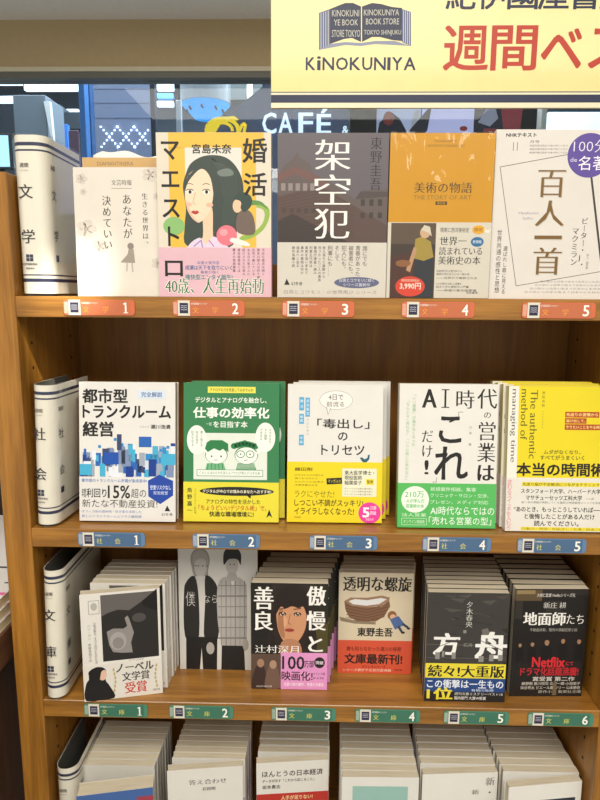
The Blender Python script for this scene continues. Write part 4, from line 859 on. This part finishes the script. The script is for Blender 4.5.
# drum canopy with blue glass below
a = at(175, 76, 4200); b_ = at(227, 97, 4200); cx, rr = (a.x+b_.x)/2, (b_.x-a.x)/2
root = tag(empty('drum_canopy', V(cx, 4200+rr, b_.z)), 'grey round drum canopy with blue lit underside beyond the glass', 'canopy')
mb = MB(); n = 32; mb.prism([(rr*math.cos(2*math.pi*k/n), rr*math.sin(2*math.pi*k/n)) for k in range(n)], 0, a.z-b_.z+200, ink('#878e90', .3, .3), 'z', True); mb.build('drum', root)
mb = MB(); vs = []; 
for k in range(n): vs.append((rr*.98*math.cos(2*math.pi*k/n), rr*.98*math.sin(2*math.pi*k/n), -2))
for k in range(n): vs.append((rr*.45*math.cos(2*math.pi*k/n), rr*.45*math.sin(2*math.pi*k/n), -105))
mb.add(vs, [(k, (k+1) % n, n+(k+1) % n, n+k) for k in range(n)]+[tuple(range(n, 2*n))], glow('#2f9be0', .9), False); mb.build('blue_glass', root)
mb = MB(); 
for k in range(0, n, 4):
    a0 = 2*math.pi*k/n; mb.box(rr*.72*math.cos(a0)-6, rr*.72*math.cos(a0)+6, rr*.72*math.sin(a0)-60, rr*.72*math.sin(a0)+40, -62, -50, DK)
mb.build('rib', root)
thing('chrome_post', (176, 100, 181, 600), 3900, 40, '#aab4bb', 'slim shiny post beyond the glass under the drum canopy', 'post', None, .15)
thing('cafe_partition', (230, 77, 262, 100), 5200, 60, '#59605f', 'grey panel beyond the glass beside the banner', 'panel')
strip(247, 78, 252, 98, 5000, 1.6, 'short upright warm light beyond the glass beside the banner', '#e9dfc8')
# café front: sloping slate panel carrying the sign
Yc = 3400.0
pp = [at(196, 140, Yc), at(272, 79, Yc), at(349, 79, Yc)]+[at(349, 260, Yc)]+[at(196, 260, Yc)]; pp[3].z = pp[4].z = FZ
mb = MB(); mb.prism([(p.x, p.z) for p in pp], Yc, Yc+60, ink('#66769a', .35, .2)); o = wbuild(mb, 'cafe_shopfront', (pp[4].x, Yc, pp[4].z))
tag(o, 'slate blue café front with sloping upper edge beyond the glass', 'shopfront')
pa = at(200, 150, Yc); root = tag(empty('cafe_sign', V(pa.x, Yc, pa.z)), 'white lit café lettering with a yellow swirl on the slate café front', 'sign')
def csign(name, fn):
    mb = MB(); f_ = Face(mb, (200, 80, 360, 150), at(360, 150, Yc).x-pa.x, at(200, 80, Yc).z-pa.z, -8); fn(f_)
    mb.build(name, root)
LT = glow('#e0eef5', 1.1)
def letters(f_):
    for ch, x in (('C', 263), ('A', 279), ('F', 299), ('É', 317)): f_.text(ch, x, 113 if ch != 'É' else 109, x+13.5, 133.5, LT, 'b')
    for ch, x in (('&', 342), ): f_.text(ch, x, 126, x+6, 134, LT, 'b')
csign('lettering', letters)
def swirl(f_):
    Yl = glow('#e8c832', .9)
    for i, (r, w) in enumerate(((16, 4), (10, 3))):
        pts = [(223+r*math.cos(t_), 130+r*.72*math.sin(t_)) for t_ in [R(150+k*20) for k in range(12)]]; f_.line(pts, w, Yl)
    f_.line([(236, 140), (243, 124), (246, 124), (244, 136), (250, 134)], 3, Yl); f_.poly([(205, 133), (215, 118), (235, 116), (240, 120), (222, 123), (214, 136)], Yl)
csign('swirl_logo', swirl)
thing('black_pillar', (350, 95, 377, 700), 3000, 200, '#0d0e10', 'black pillar beyond the glass right of the café lettering', 'column')
# poster wall: lilac panels with dark figures and red accents
a = at(377, 100, 3100); b_ = at(541, 130, 3100); b_.z = at(541, 220, 3100).z; root = tag(empty('poster_board', V(a.x, 3100, b_.z)), 'long poster board of figures in lilac, navy and red beyond the glass', 'poster')
mb = MB(); mb.bbox(0, b_.x-a.x, 0, 30, 0, a.z-b_.z, ink('#14161a', .5), 3); mb.build('frame', root)
mb = MB(); f = Face(mb, (377, 100, 541, 220), b_.x-a.x, a.z-b_.z, -.2)
LX = glow('#a9b0cc', .55); LY = glow('#b4b4dc', .6)
f.rect(377, 104, 421, 216, LX); f.poly([(377, 140), (380, 122), (392, 112), (400, 118), (408, 132), (412, 160), (377, 160)], '#23283c'); f.ell(389, 118, 5.5, 7, '#a33b35', 12); f.poly([(410, 135), (414, 112), (420, 108), (420, 140)], '#d8dcea')
f.rect(422, 104, 474, 216, LY); f.poly([(424, 104), (470, 104), (462, 128), (455, 135), (440, 135), (430, 125)], LY); f.poly([(410, 130), (425, 112), (432, 104), (428, 130), (418, 140)], '#2a2c40')
f.poly([(476, 104), (522, 104), (520, 145), (474, 145)], '#2a2e42'); f.poly([(500, 108), (522, 105), (520, 132), (505, 138)], '#b04a55'); f.poly([(478, 122), (486, 108), (494, 106), (498, 118), (490, 126)], '#b9bcd6'); f.rect(484, 128, 498, 134, '#a84a55')
f.ell(464, 128, 4, 2.5, '#b04038', 12)
mb.build('print', root)
thing('white_post', (541.5, 104, 547.5, 700), 2950, 80, '#c3bfb6', 'pale upright post beyond the glass at the right', 'post')
# ------------------------------------------------------------------ lights
def area(name, x, y, z, sx, sy, power, col, rx=0, ry=0):
    l = bpy.data.lights.new(name, 'AREA'); l.shape = 'RECTANGLE'; l.size = sx; l.size_y = sy; l.energy = power; l.color = col
    o = bpy.data.objects.new(name, l); COL.objects.link(o); o.location = V(x, y, z); o.rotation_euler = (R(rx), R(ry), 0); return o
area('shop_ceiling_light', 100, -1200, 1095, 1.6, .5, 34, (1, .93, .82), 0)
area('shop_ceiling_light', 900, -1900, 1095, 2.2, .8, 40, (1, .94, .85), 0)
area('shop_ceiling_light', 350, 1000, 1080, 2.0, .6, 14, (1, .93, .82), 0)
area('arcade_light', 300, 5200, 2850, 6, 4, 900, (.86, .93, 1), 0)
sp = bpy.data.lights.new('ceiling_spotlight', 'SPOT'); sp.energy = 230; sp.spot_size = R(4.0); sp.spot_blend = .7; sp.shadow_soft_size = .02; sp.color = (1, .95, .86)
so = bpy.data.objects.new('ceiling_spotlight', sp); COL.objects.link(so); so.location = V(620, -800, 1080)
so.rotation_euler = (V(62, 12, 26)-V(620, -800, 1080)).to_track_quat('-Z', 'Y').to_euler()
w = bpy.data.worlds.new('World'); scene.world = w; w.use_nodes = True
bg = w.node_tree.nodes['Background']; bg.inputs[0].default_value = (.95, .93, .88, 1); bg.inputs[1].default_value = .62
scene.view_settings.view_transform = 'Standard'; scene.view_settings.look = 'None'; scene.view_settings.gamma = 1; scene.view_settings.exposure = 0.1
bpy.data.curves.remove(_tc)
for o in scene.objects:
    if 'T' in o.keys(): del o['T']
